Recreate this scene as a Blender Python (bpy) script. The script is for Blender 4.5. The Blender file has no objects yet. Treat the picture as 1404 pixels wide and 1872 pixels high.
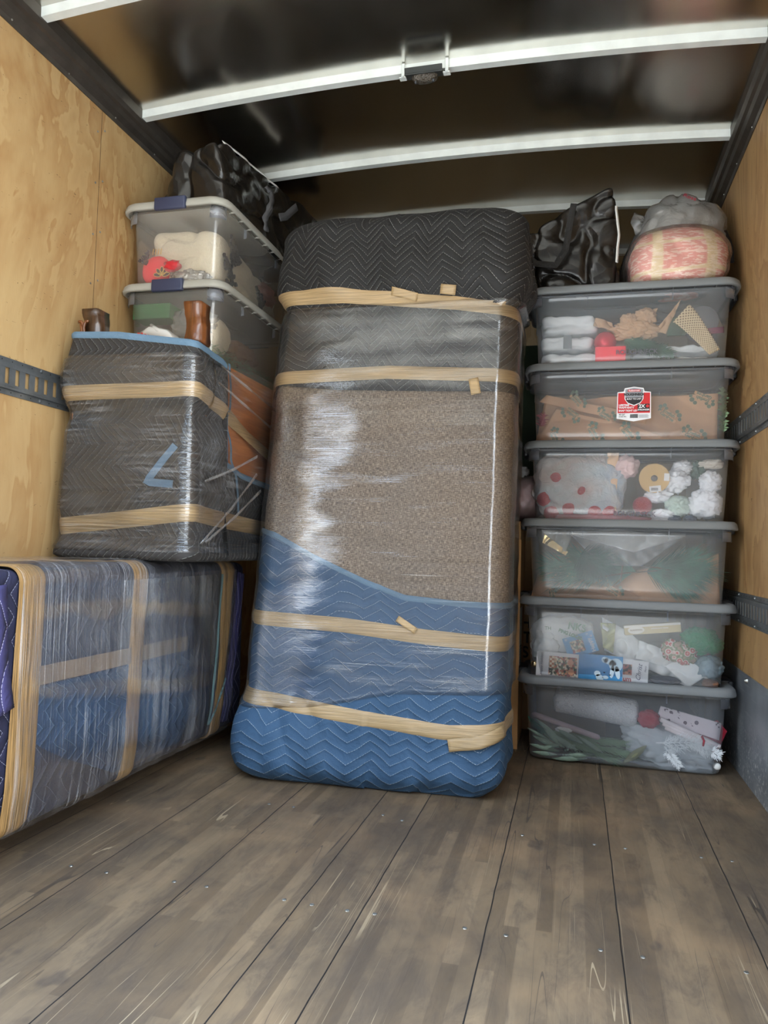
import bpy, bmesh, math, random
from mathutils import Vector, Matrix, noise, Euler
SC = bpy.context.scene
COL = SC.collection
PI = math.pi
# ------------------------------------------------------------ camera, world, sun, exposure
cam = bpy.data.cameras.new('camera'); co = bpy.data.objects.new('camera', cam); COL.objects.link(co)
yaw, pit, rol = math.radians(14.474), math.radians(2.702), math.radians(1.69)
F = Vector((-math.sin(yaw)*math.cos(pit), math.cos(yaw)*math.cos(pit), math.sin(pit)))
R0 = Vector((math.cos(yaw), math.sin(yaw), 0)); U0 = R0.cross(F)
Rt = math.cos(rol)*R0+math.sin(rol)*U0; Up = -math.sin(rol)*R0+math.cos(rol)*U0
co.matrix_world = Matrix(((Rt.x,Up.x,-F.x,0),(Rt.y,Up.y,-F.y,0),(Rt.z,Up.z,-F.z,.85),(0,0,0,1)))
cam.sensor_fit = 'VERTICAL'; cam.sensor_height = 36; cam.lens = 36*1360/1872
cam.clip_start = .05; cam.clip_end = 300
SC.camera = co
SC.view_settings.view_transform = 'Standard'; SC.view_settings.look = 'None'
SC.view_settings.gamma = 1; SC.view_settings.use_curve_mapping = False
SC.view_settings.exposure = 1.42
SC.cycles.transparent_max_bounces = 40
SC.cycles.max_bounces = 14; SC.cycles.diffuse_bounces = 6; SC.cycles.glossy_bounces = 5
SC.cycles.sample_clamp_indirect = 6
w = bpy.data.worlds.new('world'); SC.world = w; w.use_nodes = True
wn = w.node_tree; wn.nodes.clear()
def wnode(t): return wn.nodes.new(t)
tc = wnode('ShaderNodeTexCoord'); sx = wnode('ShaderNodeSeparateXYZ'); wn.links.new(tc.outputs['Generated'], sx.inputs[0])
cr = wnode('ShaderNodeValToRGB'); wn.links.new(sx.outputs['Z'], cr.inputs[0])
e = cr.color_ramp.elements; e[0].position = 0.0; e[0].color = (.30,.28,.25,1); e[1].position = .06; e[1].color = (.95,.92,.86,1)
q = cr.color_ramp.elements.new(.3); q.color = (.82,.91,1.0,1)
q = cr.color_ramp.elements.new(.9); q.color = (.50,.70,1.0,1)
bg = wnode('ShaderNodeBackground'); bg.inputs['Strength'].default_value = 4.0
wo = wnode('ShaderNodeOutputWorld'); wn.links.new(cr.outputs[0], bg.inputs[0]); wn.links.new(bg.outputs[0], wo.inputs[0])
sun = bpy.data.lights.new('sun', 'SUN'); sun.energy = 5; sun.angle = .01; sun.color = (1,.93,.82)
so = bpy.data.objects.new('sun', sun); COL.objects.link(so)
so.rotation_euler = Vector((-.45,-.35,-.85)).to_track_quat('-Z','Y').to_euler()

# ------------------------------------------------------------ materials
class G:
    def __init__(s, name):
        s.m = bpy.data.materials.new(name); s.m.use_nodes = True; s.t = s.m.node_tree; s.t.nodes.clear()
    def n(s, ty, ins=None, out=0, **pr):
        nd = s.t.nodes.new('ShaderNode'+ty)
        for k, v in pr.items(): setattr(nd, k, v)
        for k, v in (ins or {}).items():
            i = nd.inputs[k]
            if isinstance(v, bpy.types.NodeSocket): s.t.links.new(v, i)
            else: i.default_value = v
        return nd.outputs[out]
    def ma(s, op, a, b=0., c=0., clamp=False): return s.n('Math', {0:a,1:b,2:c}, operation=op, use_clamp=clamp)
    def co(s, k='Object'): return s.n('TexCoord', out=k)
    def mp(s, v, sc=(1,1,1), ro=(0,0,0), lo=(0,0,0)): return s.n('Mapping', {'Vector':v,'Scale':sc,'Rotation':ro,'Location':lo})
    def no(s, v, sc=5., de=3., ro=.5, di=0.): return s.n('TexNoise', {'Vector':v,'Scale':sc,'Detail':de,'Roughness':ro,'Distortion':di})
    def vo(s, v, sc=5., out=0, **pr): return s.n('TexVoronoi', {'Vector':v,'Scale':sc}, out=out, **pr)
    def ramp(s, f, st, interp='LINEAR'):
        nd = s.t.nodes.new('ShaderNodeValToRGB'); s.t.links.new(f, nd.inputs[0]); e = nd.color_ramp.elements
        nd.color_ramp.interpolation = interp
        while len(e) < len(st): e.new(.5)
        for k, (p, c) in enumerate(st):
            e[k].position = p; e[k].color = (c,c,c,1) if not isinstance(c,(tuple,list)) else (*c,1)
        return nd.outputs[0]
    def mix(s, f, a, b, mode='MIX'):
        nd = s.t.nodes.new('ShaderNodeMix'); nd.data_type = 'RGBA'; nd.blend_type = mode
        for i, v in ((0,f),(6,a),(7,b)):
            if isinstance(v, bpy.types.NodeSocket): s.t.links.new(v, nd.inputs[i])
            else: nd.inputs[i].default_value = v if i == 0 else ((*v,1) if len(v) == 3 else v)
        return nd.outputs[2]
    def bump(s, h, st=.3, di=.01, nrm=None):
        d = {'Height':h,'Strength':st,'Distance':di}
        if nrm is not None: d['Normal'] = nrm
        return s.n('Bump', d)
    def sep(s, v):
        nd = s.t.nodes.new('ShaderNodeSeparateXYZ'); s.t.links.new(v, nd.inputs[0]); return nd.outputs
    def comb(s, x, y, z=0.): return s.n('CombineXYZ', {0:x,1:y,2:z})
    def pr(s, col, rough=.6, metal=0., nrm=None, **kw):
        d = {'Base Color': col if isinstance(col, bpy.types.NodeSocket) else (*col,1), 'Roughness':rough, 'Metallic':metal}
        if nrm is not None: d['Normal'] = nrm
        d.update(kw); return s.n('BsdfPrincipled', d)
    def out(s, sh):
        o = s.t.nodes.new('ShaderNodeOutputMaterial'); s.t.links.new(sh, o.inputs[0]); return s.m
def lin(r, g, b):
    f = lambda c: (c/255/12.92 if c/255 <= .04045 else ((c/255+.055)/1.055)**2.4)
    return (f(r), f(g), f(b))
_mc = {}
def M(name, c, rough=.6, metal=0., bs=0., bsc=60., var=.0, **kw):
    if name in _mc: return _mc[name]
    g = G(name); v = g.co(); col = c; nr = None
    if var:
        f = g.no(v, 14., 3.); col = g.mix(g.ramp(f, [(.3,0.),(.7,1.)]), tuple(x*(1-var) for x in c), tuple(min(1,x*(1+var)) for x in c))
    if bs: nr = g.bump(g.no(v, bsc, 3.), bs, .01)
    _mc[name] = g.out(g.pr(col, rough, metal, nr, **kw)); return _mc[name]

def plywood(name, c1, c2, cy=2.428, sc=1.):
    g = G(name); v = g.co()
    n1 = g.no(g.mp(v, (1,.9,.42)), 1.9*sc, 5., .6, .8)
    band = g.ma('FRACT', g.ma('MULTIPLY', n1, 11.))
    b = g.ramp(band, [(0.,0.),(.25,.25),(.78,.85),(.9,1.),(1.,0.)])
    n2 = g.no(v, 2.2, 4., .6)
    fine = g.no(g.mp(v, (1,60,3)), 9., 3.)
    col = g.mix(g.ma('MULTIPLY', b, g.ramp(n2, [(.35,.15),(.65,.85)])), c1, c2)
    col = g.mix(g.ma('MULTIPLY', fine, .25), col, tuple(x*.62 for x in c2))
    nk = g.ramp(g.no(g.mp(v, (1,5,16)), 6., 2., .5, 1.5), [(.715,0.),(.75,1.)])
    col = g.mix(g.ma('MULTIPLY', nk, .75), col, lin(70,48,28))
    st = g.ramp(g.no(v, 1.1, 3.), [(.4,0.),(.75,1.)])
    col = g.mix(g.ma('MULTIPLY', st, .22), col, lin(150,105,60))
    s = g.sep(v)
    k = g.ma('ABSOLUTE', g.ma('SUBTRACT', g.ma('FRACT', g.ma('ADD', g.ma('DIVIDE', g.ma('SUBTRACT', s[1], cy), 1.22), 10.5)), .5))
    seam = g.ma('LESS_THAN', k, .0011)
    col = g.mix(seam, col, lin(75,52,30))
    h = g.ma('SUBTRACT', g.ma('MULTIPLY', fine, .3), g.ma('ADD', seam, nk))
    return g.out(g.pr(col, .55, nrm=g.bump(h, .25, .003)))
PLY_L = plywood('plywood_left', lin(180,152,106), lin(144,104,58))
PLY_R = plywood('plywood_right', lin(176,142,96), lin(126,88,50), 3.2)
PLY_F = plywood('plywood_front', lin(236,216,176), lin(206,176,128), 0)  # front wall lightened so the metal roof mirrors a creamy tone

def floor_mat():
    g = G('worn_floor'); v = g.co(); s = g.sep(v)
    seams = [-1.48,-1.19,-.91,-.62,-.468,-.18,.111,.402]
    hit = None; pid = None
    for q in seams:
        wv = g.ma('ADD', s[0], g.ma('MULTIPLY', g.no(g.mp(v,(0,1,0)), 9., 1.), .004))
        m = g.ma('LESS_THAN', g.ma('ABSOLUTE', g.ma('SUBTRACT', wv, q+.002)), .0016)
        hit = m if hit is None else g.ma('MAXIMUM', hit, m)
        o = g.ma('GREATER_THAN', s[0], q); pid = o if pid is None else g.ma('ADD', pid, o)
    strip = g.n('TexBrick', {'Vector':g.mp(v, (1,1,1), (0,0,PI/2)), 'Color1':(0,0,0,1),'Color2':(1,1,1,1),'Mortar':(.5,.5,.5,1),'Scale':1.,'Mortar Size':.0006,'Brick Width':.52,'Row Height':.036,'Bias':0.}, offset=.37)
    lane = g.n('TexBrick', {'Vector':g.mp(v, (1,1,1), (0,0,PI/2),(3.3,1.1,0)), 'Color1':(0,0,0,1),'Color2':(1,1,1,1),'Mortar':(.5,.5,.5,1),'Scale':1.,'Mortar Size':.0004,'Brick Width':.8,'Row Height':.072,'Bias':0.}, offset=.6)
    grain = g.no(g.mp(v, (38,1.6,1)), 4., 4., .6)
    big = g.no(g.mp(v, (1.3,.7,1)), 2.4, 5., .65)
    mid = g.no(g.mp(v, (3,.9,1)), 5., 5., .7, .6)
    col = g.mix(strip, lin(88,72,53), lin(134,113,86))
    col = g.mix(g.ma('MULTIPLY', lane, .4), col, lin(104,84,62))
    col = g.mix(g.ma('MULTIPLY', grain, .45), col, lin(92,77,60))
    col = g.mix(g.ramp(big, [(.42,0.),(.6,.7)]), col, lin(72,61,50))
    col = g.mix(g.ramp(mid, [(.5,0.),(.66,.6)]), col, lin(74,62,50))
    col = g.mix(g.ramp(g.no(v, 3.1, 3.), [(.5,0.),(.8,.35)]), col, lin(165,132,95))
    spots = g.ramp(g.no(g.mp(v,(1,.6,1),lo=(5,2,0)), 7., 3., .6), [(.66,0.),(.7,.55)])
    col = g.mix(spots, col, lin(58,50,44))
    # scratches: thin pale and dark lines in several directions
    for k, (a, sl, sx_, c, op, lo_) in enumerate(((.06,.5,26.,(176,156,124),.5,.56),(1.25,.9,16.,(176,156,124),.55,.6),(-.42,.7,20.,(52,44,37),.75,.54),(.75,.8,18.,(56,48,40),.7,.56),(-.08,.35,46.,(176,156,124),.4,.56),(1.9,1.2,12.,(60,50,42),.6,.58))):
        vv = g.mp(v, (sx_,sl,1), (0,0,a), (k*3.1,k*1.7,k)); n_ = g.no(vv, 1., 1., .4)
        ln = g.ma('LESS_THAN', g.ma('ABSOLUTE', g.ma('SUBTRACT', n_, .5)), .0028 if sx_ < 30 else .0045)
        msk = g.ma('MULTIPLY', ln, g.ramp(g.no(g.mp(v, (1,.6,1), lo=(k*2.2,k,0)), 3.2, 2.), [(lo_,0.),(lo_+.05,op)]))
        col = g.mix(msk, col, lin(*c))
    col = g.mix(hit, col, lin(24,20,17))
    h = g.ma('SUBTRACT', g.ma('ADD', g.ma('MULTIPLY', grain, .4), g.ma('MULTIPLY', mid, .5)), g.ma('MULTIPLY', hit, 3.))
    return g.out(g.pr(col, g.ramp(mid, [(.3,.5),(.7,.72)]), nrm=g.bump(h, .35, .002)))
FLOOR = floor_mat()

def quilt(name, c, stitch=(.7,.7,.66), per=.13, amp=.065, sp=.03, vert=False, rough=.75, wear=.25, lw=.0013, puff=.6, sheen=0.):
    g = G(name); uv = g.n('UVMap', uv_map='UVMap')
    dn = g.no(uv, 2.3, 2.); d2 = g.no(g.mp(uv, (1,1,1), lo=(4,7,0)), 6., 2.)
    s = g.sep(uv); a, b = (s[1], s[0]) if vert else (s[0], s[1])
    a = g.ma('ADD', a, g.ma('MULTIPLY', dn, .16)); b = g.ma('ADD', b, g.ma('ADD', g.ma('MULTIPLY', dn, .10), g.ma('MULTIPLY', d2, .03)))
    pp = g.ma('PINGPONG', a, per/2)
    h = g.ma('DIVIDE', g.ma('ADD', b, g.ma('MULTIPLY', pp, 2*amp/per)), sp)
    fr = g.ma('ABSOLUTE', g.ma('SUBTRACT', g.ma('FRACT', h), .5))        # .5 on the line
    line = g.ma('GREATER_THAN', fr, .5-lw/sp)
    dash = g.ma('GREATER_THAN', g.ma('FRACT', g.ma('MULTIPLY', a, 130.)), .3)
    f1 = g.no(g.mp(uv, (1,1,1)), 30., 4., .6)
    w1 = g.no(uv, 3.5, 4., .6)
    col = g.mix(g.ramp(w1, [(.35,0.),(.7,1.)]), c, tuple(min(1,x*(1+wear*2)) for x in c))
    col = g.mix(g.ma('MULTIPLY', f1, .3), col, tuple(x*.6 for x in c))
    col = g.mix(g.ma('MULTIPLY', line, dash), col, stitch)
    hh = g.ma('ADD', g.ma('MULTIPLY', g.ma('POWER', g.ma('MULTIPLY', fr, 2.), 3.), -puff), g.ma('MULTIPLY', g.no(uv, 22., 4., .6, 1.), .9))
    return g.out(g.pr(col, rough, nrm=g.bump(hh, .7, .008), **{'Sheen Weight':sheen}))
Q_BLACK = quilt('quilt_black', lin(27,26,26), (.34,.34,.32), sheen=.0, lw=.00055, wear=.15)
Q_BLACK2 = quilt('quilt_black_chest', lin(38,35,33), (.25,.26,.24), vert=True, per=.16, amp=.075, sp=.026, lw=.0005, wear=.1)
Q_BLUE = quilt('quilt_blue', lin(46,76,104), (.40,.46,.5), per=.15, amp=.042, sp=.034, lw=.00055, wear=.12)
Q_NAVY = quilt('quilt_navy', lin(22,22,46), (.3,.3,.4), per=.13, amp=.05, sp=.04, lw=.0008, rough=.85)
Q_SLATE = quilt('quilt_slate', lin(38,39,50), (.17,.18,.21), per=.13, amp=.05, sp=.05, lw=.0006)
Q_DARK = quilt('quilt_charcoal', lin(48,48,50), (.3,.3,.3), per=.13, amp=.05, sp=.05, lw=.0005)
Q_PURPLE = quilt('quilt_purple', lin(54,51,92), (.5,.48,.7), per=.2, amp=.03, sp=.035, lw=.0009)
Q_MID = quilt('quilt_mid_blue', lin(28,45,68), (.2,.3,.38), per=.15, amp=.05, sp=.05, lw=.0006)

def tweed():
    g = G('tweed'); uv = g.n('UVMap', uv_map='UVMap')
    a = g.no(g.mp(uv, (70,420,1)), 1., 2., .6); b = g.no(g.mp(uv, (420,60,1)), 1., 2., .6)
    f = g.ma('ADD', g.ma('MULTIPLY', a, .55), g.ma('MULTIPLY', b, .45))
    col = g.ramp(f, [(.36,lin(66,56,48)),(.5,lin(110,95,80)),(.64,lin(158,141,122))])
    wr = g.no(g.mp(uv, (6,75,1)), 1., 2., .6)
    return g.out(g.pr(col, .9, nrm=g.bump(g.ma('ADD', g.ma('MULTIPLY', f, .25), wr), .5, .006)))
TWEED = tweed()

def tape_mat(name, c=(176,149,108), dk=.8):
    g = G(name); uv = g.n('UVMap', uv_map='UVMap')
    n = g.no(g.mp(uv, (2,90,1)), 3., 3., .6, .3)
    col = g.mix(g.ramp(n, [(.35,0.),(.6,1.)]), lin(*[int(x*dk) for x in c]), lin(*c))
    return g.out(g.pr(col, .35, nrm=g.bump(n, .5, .004)))
TAPE = tape_mat('paper_tape'); TAPE_V = tape_mat('gold_tape', (154,120,74), .6)

def film_mat(name, sc, fac=.16, haze=.07, rough=.16, bs=.7, di=.006, cross=18., cw=.12, fm=.9, hz2=.12):
    g = G(name); uv = g.n('UVMap', uv_map='UVMap')
    n = g.no(g.mp(uv, (sc[0],sc[1],1)), 1., 2., .6, 0.)
    c = g.no(uv, cross, 4., .6, 1.2)
    h = g.ma('ADD', n, g.ma('MULTIPLY', c, cw))
    nr = g.bump(h, bs, di)
    fr = g.n('Fresnel', {'IOR':1.5,'Normal':nr})
    patch = g.ramp(g.no(uv, 3.5, 3.), [(.38,.5),(.62,1.)])
    fg = g.ma('MULTIPLY', g.ma('ADD', g.ma('MULTIPLY', fr, fm), fac), patch, clamp=True)
    gl = g.n('BsdfGlossy', {'Color':(1,1,1,1),'Roughness':rough,'Normal':nr})
    df = g.n('BsdfDiffuse', {'Color':(.85,.87,.9,1),'Normal':nr})
    tr = g.n('BsdfTransparent', {'Color':(.97,.97,.97,1)})
    streak = g.ma('ADD', g.ma('MULTIPLY', g.ramp(n, [(.5,0.),(.68,1.)]), g.ma('MULTIPLY', g.ramp(g.no(uv, 5., 3.), [(.4,.15),(.65,1.)]), hz2)), haze)  # glints on the film painted in as white diffuse streaks
    m1 = g.n('MixShader', {0:streak,1:tr,2:df}); m2 = g.n('MixShader', {0:fg,1:m1,2:gl})
    return g.out(m2)
FILM_H = film_mat('stretch_film_level', (.9,230), .07, .012, .08, .17, .005, 18., .02, .9, .06)
FILM_V = film_mat('stretch_film_upright', (1.2,210), .025, .005, .09, .35, .006, 18., .05, .28, .34)
FILM_C = film_mat('stretch_film_creased', (5,110), .05, .012, .09, .7, .009, 26., .25, .9, .12)
def clear_mat(name, tint, haze, rough=.2, bs=.4, bsc=12., spec=.06, hc=(.9,.92,.95)):
    g = G(name); v = g.co(); h = g.no(v, bsc, 5., .6, 1.5); nr = g.bump(h, bs, .02)
    fr = g.n('Fresnel', {'IOR':1.45,'Normal':nr})
    tr = g.n('BsdfTransparent', {'Color':(*tint,1)})
    df = g.n('BsdfDiffuse', {'Color':(*hc,1),'Normal':nr}); tl = g.n('BsdfTranslucent', {'Color':(*hc,1),'Normal':nr})
    d2 = g.n('MixShader', {0:.65,1:df,2:tl})
    m1 = g.n('MixShader', {0:haze,1:tr,2:d2})
    gl = g.n('BsdfGlossy', {'Color':(1,1,1,1),'Roughness':rough,'Normal':nr})
    return g.out(g.n('MixShader', {0:g.ma('ADD', g.ma('MULTIPLY', fr, .8), spec-.05, clamp=True),1:m1,2:gl}))
BIN = clear_mat('bin_plastic', (.99,.995,1.0), .25, .2, .03, 6., .08, (.84,.92,1.0))
BIN_W = clear_mat('bin_plastic_warm', (.99,.99,.99), .19, .2, .03, 6., .08, (.97,.96,.93))
RIM = clear_mat('bin_rim_plastic', (.95,.97,1.), .14, .3, 0., 6., .05, (.68,.72,.82))
CLEARBAG = clear_mat('clear_bag', (.97,.97,.98), .12, .12, .8, 9., .08)
MILKBAG = clear_mat('milky_bag', (.97,.97,.97), .33, .2, .8, 7., .08, (.97,.97,.95))
LID = M('lid_grey', lin(124,128,130), .45, bs=.08, bsc=300)
LID_W = M('lid_warm_grey', lin(158,156,146), .45, bs=.08, bsc=300)
LATCH = M('latch_black', lin(40,42,46), .4); LATCH_N = M('latch_navy', lin(48,54,78), .4)
BLUETRIM = M('light_blue_binding', lin(88,114,134), .7, bs=.3, bsc=200)
TEALTRIM = M('teal_binding', lin(96,124,126), .7, bs=.3, bsc=200)

def wood(name, c1, c2, rough=.35, sc=(30,30,2)):
    g = G(name); v = g.co(); n = g.no(g.mp(v, sc), 1.5, 4., .6, .8)
    return g.out(g.pr(g.mix(g.ramp(n, [(.3,0.),(.7,1.)]), c1, c2), rough, nrm=g.bump(n, .15, .003), **{'Coat Weight':.3}))
WOOD_LEG = wood('stained_wood_leg', lin(70,38,16), lin(128,74,34))
WOOD_DARK = wood('dark_carved_wood', lin(40,26,18), lin(84,58,36))
WOOD_SIDE = wood('orange_wood_side', lin(150,88,44), lin(186,120,66), .45, (20,2,30))
def metal_ceiling():
    g = G('ceiling_metal'); v = g.co()
    n = g.no(g.mp(v, (.8,1.2,1)), 1.2, 1., .4)
    nr = g.bump(n, .55, .10)
    sm = g.ramp(g.no(g.mp(v,(2,1,1)), 2., 2.), [(.4,.20),(.7,.27)])
    return g.out(g.pr(lin(196,192,184), sm, 1., nr))
CEIL = metal_ceiling()
ZINC = M('bow_zinc', lin(225,230,226), .5, .35, bs=.05, bsc=40, var=.08)
RAILM = M('side_rail_metal', lin(92,86,80), .42, .8, bs=.05, bsc=20, var=.15)
TRACKM = M('track_steel', lin(112,116,118), .42, .7, bs=.12, bsc=60, var=.25)
def kick_mat():
    g = G('kick_plate'); v = g.co(); s = g.sep(v)
    n = g.no(v, 60., 5., .7); lowm = g.ramp(s[2], [(0.,1.),(.12,.9),(.26,0.)])
    sc = g.ma('MULTIPLY', g.ramp(n, [(.55,0.),(.62,1.)]), lowm)
    b = g.mix(g.ramp(g.no(v, 6., 4.), [(.3,0.),(.7,1.)]), lin(120,126,132), lin(160,164,168))
    ln = g.no(g.mp(v,(1,3,60)), 2., 2.); b = g.mix(g.ramp(ln, [(.62,0.),(.68,.5)]), b, lin(170,172,172))
    return g.out(g.pr(g.mix(sc, b, lin(210,212,208)), .42, .6, g.bump(n, .1, .002)))
KICK = kick_mat()
SCREW = M('screw_metal', lin(150,150,145), .35, .9)
CARD = M('cardboard', lin(186,146,98), .8, bs=.1, bsc=30, var=.06); CARD2 = M('cardboard_pale', lin(176,142,104), .8, bs=.1, bsc=30, var=.06)
INK = M('printed_ink', lin(52,48,48), .8)
def kraft():
    g = G('kraft_paper'); v = g.co(); n = g.no(v, 6., 3., .5, .6)
    return g.out(g.pr(g.mix(n, lin(196,146,106), lin(222,176,134)), .75, nrm=g.bump(n, .3, .02)))
KRAFT = kraft()
def bagblack():
    g = G('black_tarp'); v = g.co(); w_ = g.n('VectorMath', {0:v, 1:g.n('VectorMath', {0:g.n('TexNoise', {'Vector':v,'Scale':3.}, out=1), 'Scale':.22}, operation='SCALE')}, operation='ADD')
    e1 = g.vo(w_, 6.5); e2 = g.vo(w_, 15.); e3 = g.no(v, 5., 3., .5, 1.)
    nr = g.bump(g.ma('ADD', g.ma('ADD', g.ma('MULTIPLY', e1, .8), g.ma('MULTIPLY', e2, .2)), g.ma('MULTIPLY', e3, .4)), .6, .04)
    return g.out(g.pr(lin(26,23,20), .27, .0, nr, **{'Specular IOR Level':.55}))
TARP = bagblack()
WEB = M('grey_webbing', lin(78,78,80), .8, bs=.6, bsc=220); WEB_D = M('black_webbing', lin(44,43,42), .8, bs=.6, bsc=220)
WHITE = M('white_plastic', lin(225,225,220), .5)

# ------------------------------------------------------------ object helpers
def mesh_obj(name, vs, fs, mat, parent=None, uvs=None, smooth=True, mats=None, fm=None):
    me = bpy.data.meshes.new(name); me.from_pydata([tuple(v) for v in vs], [], fs)
    if uvs is not None:
        ul = me.uv_layers.new(name='UVMap')
        for p in me.polygons:
            for li in p.loop_indices: ul.data[li].uv = uvs[me.loops[li].vertex_index]
    for m_ in (mats or [mat]): me.materials.append(m_)
    if fm: 
        for p, k in zip(me.polygons, fm): p.material_index = k
    if smooth:
        for p in me.polygons: p.use_smooth = True
    me.update()
    o = bpy.data.objects.new(name, me); COL.objects.link(o)
    if parent is not None: o.parent = parent
    return o
def tag(o, label=None, cat=None, group=None, kind=None):
    if label: o['label'] = label
    if cat: o['category'] = cat
    if group: o['group'] = group
    if kind: o['kind'] = kind
    return o
def empty(name, loc=(0,0,0), rz=0., label=None, cat=None, group=None):
    o = bpy.data.objects.new(name, None); COL.objects.link(o); o.location = loc; o.rotation_euler = (0,0,rz); o.empty_display_size = .05
    return tag(o, label, cat, group)
def bmo(name, bm, mat, parent=None, smooth=False, loc=None, rot=None):
    me = bpy.data.meshes.new(name); bm.to_mesh(me); bm.free(); me.materials.append(mat)
    if smooth:
        for p in me.polygons: p.use_smooth = True
    o = bpy.data.objects.new(name, me); COL.objects.link(o)
    if parent is not None: o.parent = parent
    if loc is not None: o.location = loc
    if rot is not None: o.rotation_euler = rot
    return o
def bbox(bm, lo, hi, bev=0., seg=2, mat4=None):
    c = [(a+b)/2 for a, b in zip(lo, hi)]; s = [abs(b-a) for a, b in zip(lo, hi)]
    r = bmesh.ops.create_cube(bm, size=1., matrix=Matrix.Translation(c) @ Matrix.Diagonal((*s,1)))
    if bev: 
        es = list({e for v in r['verts'] for e in v.link_edges})
        r2 = bmesh.ops.bevel(bm, geom=es, offset=bev, segments=seg, affect='EDGES', profile=.5)
        vs = list({v for f in r2['faces'] for v in f.verts} | {v for v in r['verts'] if v.is_valid})
    else: vs = r['verts']
    if mat4 is not None: bmesh.ops.transform(bm, matrix=mat4, verts=vs)
    return vs
def box(name, lo, hi, mat, parent=None, bev=.004, rot=None, loc=None):
    bm = bmesh.new(); bbox(bm, lo, hi, bev); return bmo(name, bm, mat, parent, rot=rot, loc=loc)
def cyl(bm, p, q, r1, r2=None, n=16, caps=True):
    p, q = Vector(p), Vector(q); d = q-p; r2 = r1 if r2 is None else r2
    m = Matrix.Translation((p+q)/2) @ d.to_track_quat('Z','Y').to_matrix().to_4x4()
    return bmesh.ops.create_cone(bm, cap_ends=caps, segments=n, radius1=r1, radius2=r2, depth=d.length, matrix=m)['verts']
def grid(name, fn, nu, nv, mat, parent=None, smooth=True, wrap=False, thick=0.):
    vs, uv = [], []
    for j in range(nv+1):
        for i in range(nu+1):
            p, t = fn(i/nu, j/nv); vs.append(p); uv.append(t)
    fs = [(j*(nu+1)+i, j*(nu+1)+i+1, (j+1)*(nu+1)+i+1, (j+1)*(nu+1)+i) for j in range(nv) for i in range(nu)]
    o = mesh_obj(name, vs, fs, mat, parent, uv, smooth)
    if thick: 
        m = o.modifiers.new('s','SOLIDIFY'); m.thickness = thick; m.offset = 0
    return o
def nz(x, y, z=0., s=1.): return noise.noise(Vector((x*s, y*s, z*s)))
def fz(p, s=1., o=3, H=1.): return noise.fractal(Vector(p)*s, H, 2., o)
def tube(name, pts, r, mat, parent=None, n=8):
    vs, fs = [], []; pts = [Vector(p) for p in pts]
    for i, p in enumerate(pts):
        d = (pts[min(i+1,len(pts)-1)]-pts[max(i-1,0)]).normalized(); a = d.orthogonal().normalized(); b = d.cross(a)
        if i: 
            a = (pa - d*pa.dot(d)).normalized(); b = d.cross(a)
        pa = a; rr_ = r[i] if isinstance(r, (list,tuple)) else r
        for k in range(n): vs.append(p+(a*math.cos(2*PI*k/n)+b*math.sin(2*PI*k/n))*rr_)
    for i in range(len(pts)-1):
        for k in range(n): fs.append((i*n+k, i*n+(k+1)%n, (i+1)*n+(k+1)%n, (i+1)*n+k))
    fs.append(tuple(range(n))[::-1]); fs.append(tuple((len(pts)-1)*n+k for k in range(n)))
    return mesh_obj(name, vs, fs, mat, parent)
def text(name, s, size, mat, parent=None, loc=(0,0,0), rot=(PI/2,0,0), ext=.0006, align='CENTER', shear=0., sx=1., bold=0.):
    cu = bpy.data.curves.new(name, 'FONT'); cu.body = s; cu.size = size; cu.extrude = ext; cu.align_x = align; cu.align_y = 'CENTER'; cu.shear = shear; cu.offset = bold
    t = bpy.data.objects.new(name, cu); COL.objects.link(t)
    dg = bpy.context.evaluated_depsgraph_get(); me = bpy.data.meshes.new_from_object(t.evaluated_get(dg))
    bpy.data.objects.remove(t); bpy.data.curves.remove(cu)
    me.materials.clear(); me.materials.append(mat)
    o = bpy.data.objects.new(name, me); COL.objects.link(o); o.location = loc; o.rotation_euler = rot; o.scale = (sx,1,1)
    if parent is not None: o.parent = parent
    return o
def ribbon(name, pts, nrm, width, mat, parent=None, thick=.002, crink=0.):
    """flat strap along pts; nrm(i) = face normal; returns a thick band"""
    pts = [Vector(p) for p in pts]; out = []
    for i in range(len(pts)-1):
        for k in range(6): out.append(pts[i].lerp(pts[i+1], k/6))
    out.append(pts[-1]); vs, fs, uv = [], [], []
    for i, p in enumerate(out):
        d = (out[min(i+1,len(out)-1)]-out[max(i-1,0)]).normalized(); nn = Vector(nrm); sd = d.cross(nn).normalized()
        wob = nn*crink*math.sin(i*1.3)
        for a in (-.5,.5): vs.append(p+sd*width*a+wob*(1 if a>0 else -.6)); uv.append((i*.02, a*width))
    for i in range(len(out)-1): fs.append((2*i,2*i+1,2*i+3,2*i+2))
    o = mesh_obj(name, vs, fs, mat, parent, uv); m = o.modifiers.new('s','SOLIDIFY'); m.thickness = thick; m.offset = 0
    return o

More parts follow.
